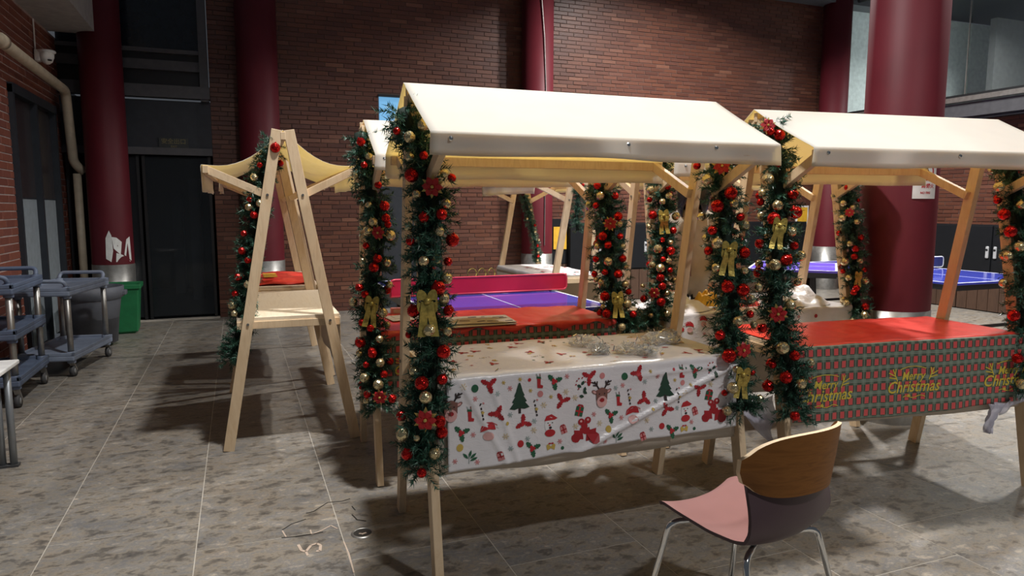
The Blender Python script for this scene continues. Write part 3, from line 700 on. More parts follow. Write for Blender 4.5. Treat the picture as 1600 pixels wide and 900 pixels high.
def M_bigholly():
    out = [(rot(leaf_h(.056, .022, 3), -2.35), 'ink_darkred'), (rot(leaf_h(.066, .027, 3), -.75), 'ink_darkred')]
    return out+[(ell(.011, .011, x, y, 12), 'ink_darkred') for x, y in ((-.010, .022), (.012, .026), (0, .008))]+[(ell(.004, .004, x, y, 8), 'ink_pink') for x, y in ((-.011, .024), (.012, .028))]
def M_deer():
    out = []
    for s in (-1, 1):
        out += [(stroke((s*.010, .030), (s*.030, .062), .006), 'ink_black'), (stroke((s*.020, .044), (s*.018, .062), .005), 'ink_black'), (stroke((s*.026, .054), (s*.042, .060), .005), 'ink_black'), (stroke((s*.022, .046), (s*.036, .048), .005), 'ink_black'),
                (ell(.013, .007, s*.030, .022, 10, s*.5), 'ink_brown'), (ell(.008, .004, s*.030, .022, 10, s*.5), 'ink_pink')]
    out += [([(-.024, .03), (.024, .03), (.023, -.01), (-.023, -.01)], 'ink_brown'), (ell(.024, .026, 0, .012), 'ink_brown'), (ell(.022, .022, 0, -.016), 'ink_pink'), (ell(.010, .008, 0, -.010), 'ink_darkred')]
    return out+[(ell(.003, .003, s*.011, .014, 8), 'ink_black') for s in (-1, 1)]
def M_hat(): return [([(-.032, -.002), (-.020, .016), (.0, .026), (.022, .022), (.036, .012), (.030, .020), (.012, .030), (-.008, .031), (-.026, .018)], 'ink_red'), ([(-.032, -.004), (-.018, .017), (.004, .025), (.022, .020), (.026, .002), (.0, .006)], 'ink_red'),
                     (ell(.006, .006, .036, .012, 10), 'ink_white'), (ell(.020, .016, -.002, -.020, 16), 'ink_pink')]
def M_snow(): return [(ell(.021, .030, 0, -.004), 'ink_white'), ([(-.022, .012), (-.014, .030), (.006, .036), (.030, .020), (.018, .014)], 'ink_red'), (ell(.021, .014, 0, -.034), 'ink_red'), (ell(.003, .002, -.008, .004, 8), 'ink_black'), (ell(.003, .002, .009, .004, 8), 'ink_black'), (ell(.006, .005, .001, -.014, 10), 'ink_black'), (ell(.004, .003, -.002, -.004, 8), 'ink_red')]
def M_gift(a, b_, s=1.0, r=-.25):
    q = [([(-.015, -.018), (.015, -.018), (.015, .018), (-.015, .018)], a), ([(-.003, -.018), (.003, -.018), (.003, .018), (-.003, .018)], b_), ([(-.015, -.003), (.015, -.003), (.015, .003), (-.015, .003)], b_), (ell(.007, .004, -.006, .022, 10, .5), 'ink_darkred'), (ell(.007, .004, .006, .022, 10, -.5), 'ink_darkred')]
    return [(rot([(x*s, y*s) for x, y in p], r), c) for p, c in q]
def M_cane():
    out = [(stroke((-.004+.002*k, .012-.012*k), (-.002+.002*k, .004-.012*k), .006), 'ink_black') for k in range(4)]
    out += [(stroke((-.008, .020), (-.004, .028), .005), 'ink_black'), (stroke((.002, .030), (.008, .026), .005), 'ink_rose')]
    return out+[(reg(10, .008, .004, 0, .002, -.006), 'ink_gold')]
def M_flake(c, s=1.0): return [(stroke((-.011*s*math.cos(a), -.011*s*math.sin(a)), (.011*s*math.cos(a), .011*s*math.sin(a)), .0035*s), c) for a in (0, 1.05, 2.1)]
def M_boot(): return [([(-.008, .020), (.006, .018), (.006, -.004), (.016, -.008), (.014, -.018), (-.006, -.016)], 'ink_red'), ([(-.010, .020), (.008, .018), (.006, .026), (-.010, .028)], 'ink_green'), (stroke((-.006, .028), (-.012, .038), .003), 'ink_grey'), (stroke((.004, .027), (.002, .038), .003), 'ink_brown')]
def M_sprig(): return [(rot(leaf_s(.030, .005), a, x, y), 'ink_green') for a, x, y in ((1.25, 0, -.01), (2.3, -.002, -.012), (.65, .004, -.012), (.35, .004, -.020))]+[(stroke((0, -.03), (.002, .0), .002), 'ink_grey')]
def M_berry(): return [(rot(leaf_s(.020, .006), a, x, y), 'ink_deepgreen') for a, x, y in ((.9, 0, .008), (2.6, 0, 0), (-.6, .006, -.014), (1.4, .012, -.018), (2.9, .010, -.036))]+[(ell(.003, .003, x, y, 8), 'ink_darkred') for x, y in ((-.018, .026), (-.022, .012), (-.010, .034), (.004, .036), (.016, .020), (-.012, -.004))]
def M_bells(): return [(rot([(-.010, -.010), (.010, -.010), (.006, .006), (0, .011), (-.006, .006)], a, x, 0), 'ink_gold') for a, x in ((.5, -.010), (-.5, .010))]+[(ell(.006, .003, -.005, .012, 8), 'ink_red'), (ell(.006, .003, .006, .012, 8), 'ink_red')]
def M_dot(c, r): return [(ell(r, r*1.08, 0, 0, 18), c)]
INK = ['ink_red', 'ink_darkred', 'ink_green', 'ink_deepgreen', 'ink_gold', 'ink_black', 'ink_pink', 'ink_rose', 'ink_grey', 'ink_white', 'ink_brown', 'ink_sand', 'ink_yellow']
def emboss(mb, fn, motif, cx, cy, base, scale=1, ang=0, flip=1):
    for k, (pts, c) in enumerate(motif):
        q = []
        for x, y in rot([(x*scale, y*scale) for x, y in pts], ang): q.append(fn(cx+x, cy+y, base+.00022*k))
        mb.add(q, [tuple(range(len(q)))], INK.index(c))
mb = MB()
def on_front(c):
    def fn(u, v, h):
        p = c.front(u, max(.002, v)); return (p[0], p[1]-h, p[2])
    return fn
def put(c, mb, motif, px, py, sc=1, ang=0, name=None):
    u, t_ = c.pix(px, py); f = on_front(c); q = MB() if name else mb
    emboss(q, lambda x, y, h: f(x, 2*t_-y, h), motif, u, t_, .0022, sc, ang)
    if name:
        used = sorted(set(q.m)); q.m = [used.index(k) for k in q.m]; q.build(name, [INK[k] for k in used], c.o)
deer, tree, hat, snow, big, cane, boot, sprig, berry, bells = M_deer(), M_tree(), M_hat(), M_snow(), M_bigholly(), M_cane(), M_boot(), M_sprig(), M_berry(), M_bells()
gg, gr = M_gift('ink_green', 'ink_red'), M_gift('ink_rose', 'ink_darkred', .8, .3)
hr, hg = M_holly('ink_darkred'), M_holly('ink_green')
for nm, mo, pts in (('printed_reindeer', deer, [(704, 642), (939, 620)]), ('printed_tree', tree, [(812, 623), (1039, 604)]), ('printed_hat', hat, [(763, 672), (988, 646)]), ('printed_snowman', snow, [(859, 662), (1071, 640)]), ('printed_holly', big, [(911, 668), (1113, 638)]),
                ('printed_gift', gg, [(904, 642), (1107, 618)]), ('printed_gift', gr, [(880, 671), (781, 712), (1086, 643), (1004, 682)]), ('printed_holly', hg, [(720, 676), (866, 596), (831, 700), (953, 648), (1086, 579), (1048, 672)]),
                ('printed_cane', cane, [(753, 642), (838, 637), (983, 619), (1059, 617)]), ('printed_boot', boot, [(734, 651), (966, 627), (843, 600), (1065, 584)]), ('printed_sprig', sprig, [(732, 711), (961, 679)]), ('printed_sprig', berry, [(908, 605), (1112, 580)]), ('printed_bells', bells, [(860, 697), (1068, 669)])):
    for p in pts: put(CL1, mb, mo, *p, 1.3 if mo is big else 1.1, 0, nm)
for k, p in enumerate([(764, 601), (776, 646), (818, 661), (878, 626), (921, 589), (997, 583), (1006, 623), (1041, 638), (1093, 607)]): put(CL1, mb, M_holly('ink_darkred', 1, (2.6+.5*k, .6+.5*k, -1.3+.5*k)), *p, 1.1, 0, 'printed_holly')
for c, r, p in (('ink_green', .0145, (742, 607)), ('ink_green', .0145, (976, 588)), ('ink_red', .0135, (813, 693)), ('ink_red', .013, (1033, 665)), ('ink_gold', .014, (718, 699)), ('ink_gold', .0135, (949, 669)), ('ink_green', .007, (878, 699)), ('ink_green', .007, (1084, 669)),
                ('ink_red', .007, (828, 594)), ('ink_gold', .007, (792, 661)), ('ink_gold', .006, (1018, 638)), ('ink_red', .006, (1053, 577)), ('ink_rose', .012, (845, 616)), ('ink_rose', .011, (1067, 598)), ('ink_rose', .012, (941, 587)), ('ink_green', .004, (1072, 575))): put(CL1, mb, M_dot(c, r), *p, 1, 0, 'printed_ball')
for c, s, ps in (('ink_rose', 1, [(742, 623), (739, 679), (710, 720), (745, 721), (926, 646), (797, 607), (886, 588), (874, 689), (1027, 588), (973, 602), (970, 652), (943, 688), (1080, 659)]), ('ink_grey', 1, [(777, 615), (797, 648), (797, 700), (835, 658), (824, 685), (1007, 596), (1024, 626), (1057, 637), (1017, 670), (962, 606)]),
                 ('ink_sand', 1.2, [(724, 604), (850, 633), (834, 672), (898, 621), (898, 665), (789, 681), (1010, 656), (1068, 613), (1110, 600), (935, 660), (884, 612)]), ('ink_gold', .8, [(787, 598), (861, 620), (830, 611), (1016, 580), (1079, 601), (1055, 594), (813, 593)])):
    for p in ps: put(CL1, mb, M_flake(c, s), *p)
def on_top(c):
    def fn(u, v, h):
        p = c.top(u, v); return (p[0], p[1], p[2]+h)
    return fn
rs = random.Random(5); ft = on_top(CL1)
for k in range(70):
    u, v = rs.uniform(.08, 1.33), rs.uniform(-.27, .27); mo = rs.choice([hr, hg, hr, M_flake('ink_red', 1), M_dot('ink_green', .008), gr, M_flake('ink_rose', 1.1), bells, cane])
    emboss(mb, ft, mo, u, v, .0022, .8, rs.uniform(0, 6))
tag(mb.build('printed_confetti', INK, CL1.o), kind='stuff')
mb = MB(); ft = on_top(CL4); ff = on_front(CL4)
for k in range(40):
    mo = rs.choice([hr, hg, hat, M_flake('ink_rose', 1.2), M_dot('ink_red', .012), gr, M_dot('ink_green', .008)])
    if k % 3: emboss(mb, ft, mo, rs.uniform(.08, 1.36), rs.uniform(-.26, .26), .003, .9, rs.uniform(0, 6))
    else: emboss(mb, ff, mo, rs.uniform(.1, 1.36), rs.uniform(.04, .18), .003, 1, 3.14)
tag(mb.build('printed_confetti', INK, CL4.o), kind='stuff')
mb = MB(); ft = on_top(CL6)
for k in range(26): emboss(mb, ft, rs.choice([hr, M_flake('ink_rose', 1.5), M_dot('ink_red', .012), hg]), rs.uniform(.08, 1.32), rs.uniform(-.26, .26), .003, 1.1, rs.uniform(0, 6))
tag(mb.build('printed_confetti', INK, CL6.o), kind='stuff')
# lettering on the tartan
def greeting(c, u0, t0, size):
    f = on_front(c); mb2 = MB()
    for body, sz, dy, sh in (('Merry', .062*size, .036, .25), ('Christmas', .086*size, -.020, .28)):
        me = text_mesh(body, sz, .0008, sh); me.calc_loop_triangles()
        vs = [f(u0+v.co.x*.92, t0-(v.co.y+dy*size), .003) for v in me.vertices]
        mb2.add(vs, [tuple(tr.vertices) for tr in me.loop_triangles]); bpy.data.meshes.remove(me)
    for s in (-1, 1):
        for a, b_ in (((.098, .015), (.125, .078)), ((.108, .040), (.150, .060)), ((.103, .028), (.148, .036)), ((.112, .05), (.107, .080))):
            mb2.add([f(u0+s*x*size, t0-y*size, .003) for x, y in stroke(a, b_, .006)], [(0, 1, 2, 3)])
    P = [(-.08+.16*k/10, .088-.014*((k-5)/5)**2) for k in range(11)]
    for a, b_ in zip(P[:-1], P[1:]): mb2.add([f(u0+x*size, t0-y*size, .003) for x, y in stroke(a, b_, .004)], [(0, 1, 2, 3)])
    P = [(-.06+.14*k/10, -.072+.006*math.sin(k)) for k in range(11)]
    for a, b_ in zip(P[:-1], P[1:]): mb2.add([f(u0+x*size, t0-y*size, .003) for x, y in stroke(a, b_, .004)], [(0, 1, 2, 3)])
    mb2.add([f(u0-.02*size+x, t0+.066*size-y, .003) for x, y in reg(10, .012, .006)], [tuple(range(10))])
    return mb2.build('gold_lettering', 'ink_yellow', c.o)
for (px, py) in ((1287, 612), (1425, 598), (1574, 588)):
    u, t_ = CL3.pix(px, py); greeting(CL3, min(u, 1.31), t_, .95)
for u in (.22, .62, 1.02): greeting(CL2, u, .19, .8)
# loose plastic film hanging from the right-hand stall
fm = thing('plastic_film', 'loose pale plastic film hanging below the tartan cloth corner', 'film', S3.w(1.22, -.33, 0), S3.rz)
MB().grid([[(-.04+.10*j/6*(1-i/14), -.005-.02*math.sin(j*1.4+i*.5), .46-.17*i/12) for j in range(7)] for i in range(12)]).build('sheet', 'pale_film', fm, True, solid=.001)
MB().grid([[(.04+.16*j/8, -.01*math.sin(j), .44+.07*j/8-.05*i/4) for j in range(9)] for i in range(5)]).build('strip', 'pale_film', fm, True, solid=.001)
fm = thing('plastic_film', 'clear plastic sheet hanging under the right stall between the garlands', 'film', S3.w(.0, -.25, 0), S3.rz)
MB().grid([[(-.22+.20*j/6, .02*math.sin(j*1.2+i), .56-(.05+.20*j/6)*i/10) for j in range(7)] for i in range(11)]).build('sheet', 'pale_film', fm, True, solid=.001)
# ================================================================== GARLANDS
ball_me = {}
for nm in ('red', 'gold'):
    mb = MB().lathe([(max(.0001, math.sin(math.pi*k/12)), -math.cos(math.pi*k/12)) for k in range(13)], n=18); mb.tube([(0, 0, .97), (0, 0, 1.14)], .16, 8)
    ball_me[nm] = mb.mesh('bauble', 'bauble_'+nm, True)
def bow_mesh(s=1.0):
    mb = MB()
    for sg in (-1, 1):
        G = []
        for k in range(13):
            a = 2*math.pi*k/12; r = .040
            x = sg*(r*(1-math.cos(a))*.42); z = .016*math.sin(a)*(1-.3*math.cos(a)); wd = .018+.010*(1-math.cos(a))/2
            G.append([(x*s, (-w_)*s-.012*s+.010*s*math.sin(a), z*s+ (w_*.2)*s) for w_ in (-wd*.5, 0, wd*.5)])
        G2 = [[(p[0], -.010*s-abs(p[0])*.15, p[2]*1.3+(j-1)*.014*s) for j, p in enumerate(row)] for row in G]
        mb.grid(G2)
        mb.grid([[(sg*(.006+.016*k/8)*s+w_*s, (-.014-.006*math.sin(k*.9))*s, -.115*k/8*s) for w_ in (-.013, 0, .013)] for k in range(9)])
    mb.lathe([(.0001, -.011*s), (.010*s, -.008*s), (.011*s, .008*s), (.0001, .011*s)], (0, -.014*s, 0), 10)
    return mb.mesh('bow', 'ribbon_gold', True)
BOW = bow_mesh(.95)
def flower_mesh():
    mb = MB()
    for k in range(6):
        a = 2*math.pi*k/6; L = .050
        for j, (x, w) in enumerate([]): pass
        pts = [(L*q, .017*math.sin(math.pi*q)**.8, -.012-.012*math.sin(math.pi*q)) for q in (0, .25, .5, .75, 1)]
        row = [(x*math.cos(a)-y*math.sin(a), z, x*math.sin(a)+y*math.cos(a)) for x, y, z in pts]+[(x*math.cos(a)+y*math.sin(a), z, x*math.sin(a)-y*math.cos(a)) for x, y, z in reversed(pts[1:-1])]
        mb.add(row, [tuple(range(len(row)))], 0)
        a += .5; pts = [(.058*q, .011*math.sin(math.pi*q), -.006) for q in (0, .3, .6, 1)]
        row = [(x*math.cos(a)-y*math.sin(a), z, x*math.sin(a)+y*math.cos(a)) for x, y, z in pts]+[(x*math.cos(a)+y*math.sin(a), z, x*math.sin(a)-y*math.cos(a)) for x, y, z in reversed(pts[1:-1])]
        mb.add(row, [tuple(range(len(row)))], 1)
    mb.lathe([(.0001, -.009), (.008, -.004), (.008, .004), (.0001, .009)], (0, -.022, 0), 8, 1)
    return mb.mesh('poinsettia', ['petal_red', 'petal_gold'])
FLOWER = flower_mesh()
SUB = np.array([(k-1)*.009 for k in range(3)])
def garland(label, leg, axis_px, balls, bows=(), flowers=(), rad=.082, dens=1.0, off=.06, extra=14, seed=0, nl=.027):
    r_ = np.random.default_rng(seed+100); A, B = leg
    ls = [A+(B-A)*k/60 for k in range(61)]; lp = np.array([proj(p) for p in ls])
    def depth(v): return float(np.interp(v, lp[:, 1], lp[:, 2]))
    axis = np.array(catmull([at_depth(u, v, depth(v)-off) for u, v in axis_px]))
    base = axis[-1].copy(); base[2] = axis[:, 2].min()
    g = thing('garland', label, 'garland', base, 0, 'bauble garlands on the stall legs')
    n = len(axis); seg = np.gradient(axis, axis=0); tan = seg/np.linalg.norm(seg, axis=1)[:, None]; Ln = np.linalg.norm(np.diff(axis, axis=0), axis=1).sum()
    NT = int(420*Ln*dens); i = r_.integers(0, n, NT); tn = tan[i]
    q = r_.normal(size=(NT, 3)); q -= tn*(q*tn).sum(1)[:, None]; q /= np.linalg.norm(q, axis=1)[:, None]
    d = q*.86+tn*r_.uniform(-.35, .75, (NT, 1)); d /= np.linalg.norm(d, axis=1)[:, None]
    bl = rad*r_.uniform(.62, 1.18, NT); p0 = axis[i]-base+q*.012
    NN = 40; f = np.linspace(.12, 1, NN)[None, :, None]
    bp = p0[:, None, :]+d[:, None, :]*bl[:, None, None]*f
    w = r_.normal(size=(NT, NN, 3)); w -= d[:, None, :]*(w*d[:, None, :]).sum(2)[..., None]; w /= np.linalg.norm(w, axis=2)[..., None]
    nd_ = w*.78+d[:, None, :]*.62; nd_ /= np.linalg.norm(nd_, axis=2)[..., None]
    tip = bp+nd_*(nl*r_.uniform(.7, 1.15, (NT, NN, 1)))
    sd = np.cross(nd_, r_.normal(size=(NT, NN, 3))); sd /= np.linalg.norm(sd, axis=2)[..., None]; sd *= .0021*rad/.082
    V = np.stack([bp-sd, bp+sd, tip+sd*.35], axis=2).reshape(-1, 3); k = len(V)//3
    me = bpy.data.meshes.new('foliage'); me.vertices.add(len(V)); me.vertices.foreach_set('co', V.astype(np.float32).ravel())
    me.loops.add(len(V)); me.loops.foreach_set('vertex_index', np.arange(len(V), dtype=np.int32)); me.polygons.add(k)
    me.polygons.foreach_set('loop_start', np.arange(0, len(V), 3, dtype=np.int32)); me.polygons.foreach_set('loop_total', np.full(k, 3, dtype=np.int32))
    me.materials.append(MAT['pine_needle']); me.update(calc_edges=True); tag(link('foliage', me, g), kind='stuff')
    MB().tube([p-base for p in axis[::4]], rad*.34, 8).build('core', 'garland_core', g, True)
    pa_ = np.array([proj(p) for p in axis])
    def place(u, v, fwd):
        j = np.argmin((pa_[:, 0]-u)**2*.15+(pa_[:, 1]-v)**2); off_px = math.hypot(pa_[j, 0]-u, pa_[j, 1]-v); rr = off_px/FPX*pa_[j, 2]
        return at_depth(u, v, pa_[j, 2]-math.sqrt(max(fwd**2-min(rr, fwd)**2, 0))), pa_[j, 2]
    for (c, u, v, r) in balls:
        p, dp = place(u, v, rad*1.05); b_ = link('bauble', ball_me['red' if c == 'r' else 'gold'], g); b_.location = p-base; s_ = max(.008, r/FPX*dp); b_.scale = (s_, s_, s_)
        b_.rotation_euler = (r_.uniform(-.6, .6), r_.uniform(-.6, .6), r_.uniform(0, 6))
    for kx in range(extra):                                   # the sides turned away from the photograph
        j = r_.integers(0, n); q_ = r_.normal(size=3); q_ -= tan[j]*(q_@tan[j]); q_ /= np.linalg.norm(q_)
        if q_@CF < .15: q_ = q_-2*CF*(q_@CF); 
        if q_@CF < .15: continue
        b_ = link('bauble', ball_me['red' if kx % 2 else 'gold'], g); b_.location = axis[j]-base+q_*rad*.95; s_ = r_.uniform(.016, .024)*rad/.082; b_.scale = (s_,)*3; b_.rotation_euler = (0, .4, r_.uniform(0, 6))
    view = math.atan2(CF[0], CF[1])
    for (u, v, s_) in bows:
        p, dp = place(u, v, rad*1.15); o = link('bow', BOW, g); o.location = p-base; o.scale = (s_,)*3; o.rotation_euler = (0, r_.uniform(-.15, .15), -view+r_.uniform(-.2, .2))
    for (u, v, s_) in flowers:
        p, dp = place(u, v, rad*1.1); o = link('poinsettia', FLOWER, g); o.location = p-base; o.scale = (s_*.8,)*3; o.rotation_euler = (r_.uniform(-.2, .2), r_.uniform(0, 1), -view+r_.uniform(-.3, .3))
    return g
R_, G_ = 'r', 'g'
garland('long bauble garland on the left front leg of the nearest stall', S1.leg(0, -1), [(628, 172), (640, 200), (655, 240), (672, 290), (675, 340), (664, 400), (668, 460), (676, 520), (676, 580), (662, 640), (655, 690), (660, 735)],
        [(R_, 620, 205, 6), (R_, 643, 274, 11), (R_, 662, 243, 7), (G_, 640, 214, 9), (G_, 661, 196, 9), (G_, 640, 245, 7), (G_, 651, 303, 7), (R_, 706, 278, 7), (G_, 694, 271, 7), (G_, 698, 319, 7), (R_, 690, 335, 9), (R_, 662, 340, 8), (G_, 638, 354, 7), (G_, 687, 362, 7), (R_, 641, 377, 7), (R_, 707, 375, 11), (G_, 662, 408, 8), (R_, 700, 409, 7), (G_, 698, 435, 9), (R_, 685, 450, 11), (G_, 694, 467, 8), (R_, 646, 486, 10), (R_, 701, 485, 8.5), (G_, 671, 516, 10), (G_, 699, 518, 7), (R_, 639, 523, 6), (R_, 693, 550, 11), (R_, 659, 599, 11), (R_, 691, 593, 8.5), (G_, 646, 580, 7), (G_, 665, 621, 10), (R_, 627, 650, 8), (R_, 687, 659, 10), (R_, 690, 676, 10), (G_, 629, 679, 10), (G_, 651, 685, 5), (R_, 636, 710, 9), (G_, 679, 709, 9), (R_, 659, 739, 7.5)],
        [(668, 470, 1.2)], [(676, 291, 1.0), (665, 655, 1.05)], .086, 1.05, .055, seed=1)
garland('bauble garland on the left leg of the stall behind the nearest one', S2.leg(0, -1), [(562, 208), (568, 235), (575, 270), (583, 310), (592, 350), (590, 400), (580, 450), (578, 490), (582, 530), (584, 570), (588, 610), (592, 636)],
        [(R_, 564, 222, 7), (R_, 569, 258, 5.5), (G_, 555, 274, 6), (G_, 577, 245, 6), (R_, 591, 289, 6), (G_, 576, 320, 5), (R_, 601, 322, 8), (R_, 603, 341, 7), (G_, 583, 347, 7), (G_, 575, 361, 8), (G_, 610, 368, 8), (R_, 606, 351, 5.5), (R_, 572, 384, 5.5), (R_, 590, 404, 7), (G_, 567, 408, 5), (G_, 605, 411, 6), (R_, 584, 418, 8), (R_, 562, 450, 7), (G_, 608, 445, 6), (R_, 570, 460, 6), (G_, 552, 472, 7), (G_, 598, 489, 8), (R_, 566, 504, 6), (R_, 579, 513, 6), (G_, 593, 530, 6), (R_, 563, 535, 8.5), (R_, 581, 549, 6), (G_, 561, 552, 5), (R_, 582, 553, 7), (G_, 594, 567, 7), (R_, 572, 570, 5), (R_, 600, 585, 6), (G_, 570, 590, 8), (G_, 591, 601, 8), (R_, 574, 616, 6), (R_, 613, 623, 7), (G_, 572, 626, 5)],
        [(581, 474, 1.1)], [(592, 363, .95), (594, 620, .95)], .088, 1.0, .06, seed=2)
garland('bauble garland with few ornaments on the end-on stall at left', S5.leg(0, 1), [(430, 226), (418, 250), (406, 290), (398, 340), (391, 390), (386, 430), (380, 470), (376, 510), (368, 545), (358, 566)],
        [(R_, 430, 231, 8), (R_, 406, 258, 4.5), (G_, 397, 277, 6), (R_, 390, 312, 5), (G_, 389, 324, 6), (R_, 397, 336, 6), (G_, 406, 318, 6), (R_, 381, 365, 5), (R_, 378, 392, 6), (R_, 387, 407, 5), (R_, 372, 433, 6), (G_, 387, 445, 6), (R_, 367, 459, 5), (G_, 363, 477, 6.5), (G_, 366, 490, 5)], rad=.078, off=-.075, seed=3, extra=6)
garland('bauble garland with gold bows on the right leg of the nearest stall', S1.leg(1, -1), [(1118, 252), (1128, 280), (1135, 320), (1132, 360), (1138, 400), (1142, 440), (1145, 480), (1140, 520), (1142, 560), (1152, 600), (1162, 640)],
        [(R_, 1089, 259, 6), (R_, 1150, 255, 6), (G_, 1105, 281, 8.5), (R_, 1142, 302, 10), (R_, 1121, 322, 10), (G_, 1147, 318, 7), (G_, 1096, 339, 7), (R_, 1157, 339, 6.5), (R_, 1113, 360, 7.5), (G_, 1163, 353, 8.5), (G_, 1121, 380, 9), (R_, 1107, 392, 7), (R_, 1163, 395, 9), (G_, 1119, 418, 7), (G_, 1163, 423, 6), (R_, 1137, 448, 10), (R_, 1161, 453, 10), (G_, 1185, 449, 7), (G_, 1174, 468, 7), (G_, 1153, 502, 8), (R_, 1172, 491, 6), (R_, 1125, 524, 8), (G_, 1178, 507, 6), (R_, 1191, 513, 7.5), (R_, 1139, 556, 11), (G_, 1150, 577, 5.5), (G_, 1145, 606, 9), (G_, 1136, 642, 7.5), (R_, 1176, 582, 5), (R_, 1132, 614, 5), (G_, 1187, 623, 6)],
        [(1139, 390, 1.05), (1160, 585, .95)], [(1127, 260, 1.0), (1160, 546, .95)], .088, 1.05, .05, seed=4)
garland('bauble garland on the left leg of the right-hand stall', S3.leg(0, -1), [(1200, 192), (1210, 225), (1218, 262), (1216, 300), (1220, 340), (1216, 380), (1215, 420), (1212, 460), (1216, 500), (1226, 540), (1236, 580), (1238, 620), (1242, 648)],
        [(R_, 1218, 211, 8.5), (R_, 1203, 205, 7), (R_, 1216, 257, 4.5), (G_, 1200, 280, 9), (G_, 1243, 276, 8.5), (R_, 1239, 304, 8.5), (R_, 1188, 316, 6), (G_, 1215, 321, 8), (R_, 1209, 342, 10), (R_, 1243, 332, 10), (G_, 1237, 362, 7.5), (G_, 1191, 301, 6), (R_, 1187, 381, 7.5), (R_, 1241, 384, 6.5), (R_, 1229, 406, 9), (G_, 1251, 400, 8), (G_, 1211, 414, 9), (G_, 1246, 441, 6), (G_, 1235, 477, 8.5), (G_, 1223, 544, 10), (R_, 1242, 556, 8), (G_, 1267, 566, 6), (R_, 1207, 570, 6), (R_, 1228, 590, 9.5), (R_, 1200, 603, 9.5), (G_, 1252, 600, 8), (R_, 1242, 650, 7.5)],
        [(1217, 352, 1.0)], [(1199, 197, .9), (1215, 490, 1.05)], .09, 1.0, .06, seed=5)
garland('bauble garland with gold bow behind the table tennis table corner', S2.leg(1, -1), [(938, 285), (945, 310), (952, 350), (950, 390), (954, 430), (960, 465), (968, 495), (985, 515)],
        [(G_, 938, 306, 6.5), (R_, 933, 290, 6), (R_, 961, 306, 6), (R_, 931, 321, 5), (R_, 966, 338, 7), (G_, 968, 350, 5), (R_, 942, 369, 7), (R_, 969, 369, 5), (R_, 950, 383, 6), (G_, 933, 385, 5), (G_, 973, 385, 5), (R_, 973, 404, 6), (G_, 950, 409, 7), (R_, 931, 405, 5), (G_, 978, 417, 4), (R_, 945, 425, 5), (R_, 966, 428, 7), (G_, 939, 441, 5), (G_, 977, 444, 5.5), (R_, 982, 456, 5), (R_, 945, 463, 7.5), (G_, 980, 475, 7), (R_, 948, 490, 7), (R_, 989, 491, 6), (G_, 972, 511, 6), (G_, 942, 479, 4), (R_, 929, 428, 5), (G_, 931, 437, 4)],
        [(965, 465, 1.05)], [(953, 350, 1.0)], .105, 1.0, .05, seed=6)
garland('bauble garland with gold bow left of the standing person', S4.leg(0, -1), [(1036, 246), (1032, 275), (1035, 310), (1036, 345), (1036, 385), (1035, 425), (1030, 460), (1026, 490), (1010, 512)],
        [(R_, 1037, 247, 4.5), (R_, 1043, 292, 5), (G_, 1017, 297, 6.5), (G_, 1045, 306, 5.5), (G_, 1035, 315, 5), (R_, 1015, 312, 4.5), (R_, 1020, 336, 7), (G_, 1056, 338, 6.5), (G_, 1014, 354, 5), (R_, 1052, 360, 5.5), (R_, 1035, 375, 4), (G_, 1048, 379, 4), (G_, 1028, 389, 7), (R_, 1048, 392, 7), (R_, 1036, 405, 4.5), (G_, 1045, 408, 5), (G_, 1019, 414, 5.5), (G_, 1032, 419, 7), (R_, 1047, 422, 4.5), (R_, 1032, 434, 6.5), (R_, 1035, 447, 6), (G_, 1004, 447, 4), (G_, 1042, 458, 4), (R_, 1006, 467, 6), (R_, 1033, 472, 7), (G_, 1042, 490, 5), (G_, 1017, 493, 4)],
        [(1036, 337, 1.0)], [(1022, 457, .9)], .088, 1.0, .05, seed=7)
garland('bauble garland hanging just left of the large red column', S4.leg(1, -1), [(1324, 286), (1326, 320), (1330, 360), (1334, 400), (1336, 440), (1338, 475), (1342, 500)],
        [(R_, 1324, 293, 5), (G_, 1318, 318, 5), (G_, 1333, 324, 4.5), (R_, 1341, 313, 3), (G_, 1316, 341, 5.5), (G_, 1339, 347, 5), (R_, 1345, 371, 5), (G_, 1328, 381, 4.5), (R_, 1337, 389, 5.5), (R_, 1335, 401, 5), (G_, 1320, 409, 6.5), (G_, 1344, 408, 5), (R_, 1317, 424, 4), (R_, 1350, 422, 5), (G_, 1326, 434, 5), (G_, 1352, 439, 6), (R_, 1338, 450, 5.5), (R_, 1334, 457, 5), (G_, 1323, 473, 5), (R_, 1352, 479, 6), (G_, 1351, 492, 6), (G_, 1332, 502, 5)],
        [(1341, 430, .7)], [(1327, 332, .8)], .080, 1.0, .05, seed=8)
garland('bauble garland at the far right edge of the plaid-covered stall', S3.leg(1, -1), [(1578, 258), (1586, 300), (1592, 350), (1598, 400), (1600, 450), (1604, 500), (1606, 560), (1604, 610)],
        [(R_, 1569, 335, 9), (R_, 1579, 362, 9), (G_, 1561, 292, 8), (G_, 1594, 385, 8), (G_, 1575, 399, 7), (R_, 1584, 493, 9), (R_, 1594, 258, 8), (G_, 1596, 320, 7), (R_, 1590, 560, 8), (G_, 1597, 600, 8)], rad=.09, off=.05, seed=9)
garland('thin far garland on the small distant stall', S6.leg(1, -1), [(819, 306), (825, 330), (832, 360), (838, 388), (840, 408)],
        [(G_, 830, 328, 2.2), (G_, 824, 342, 2), (R_, 836, 352, 2.2), (G_, 836, 362, 2), (R_, 840, 384, 2.4), (G_, 842, 375, 2), (G_, 841, 394, 2), (R_, 841, 400, 2.4), (G_, 840, 406, 2)], rad=.052, dens=.8, off=.05, seed=10, extra=4)
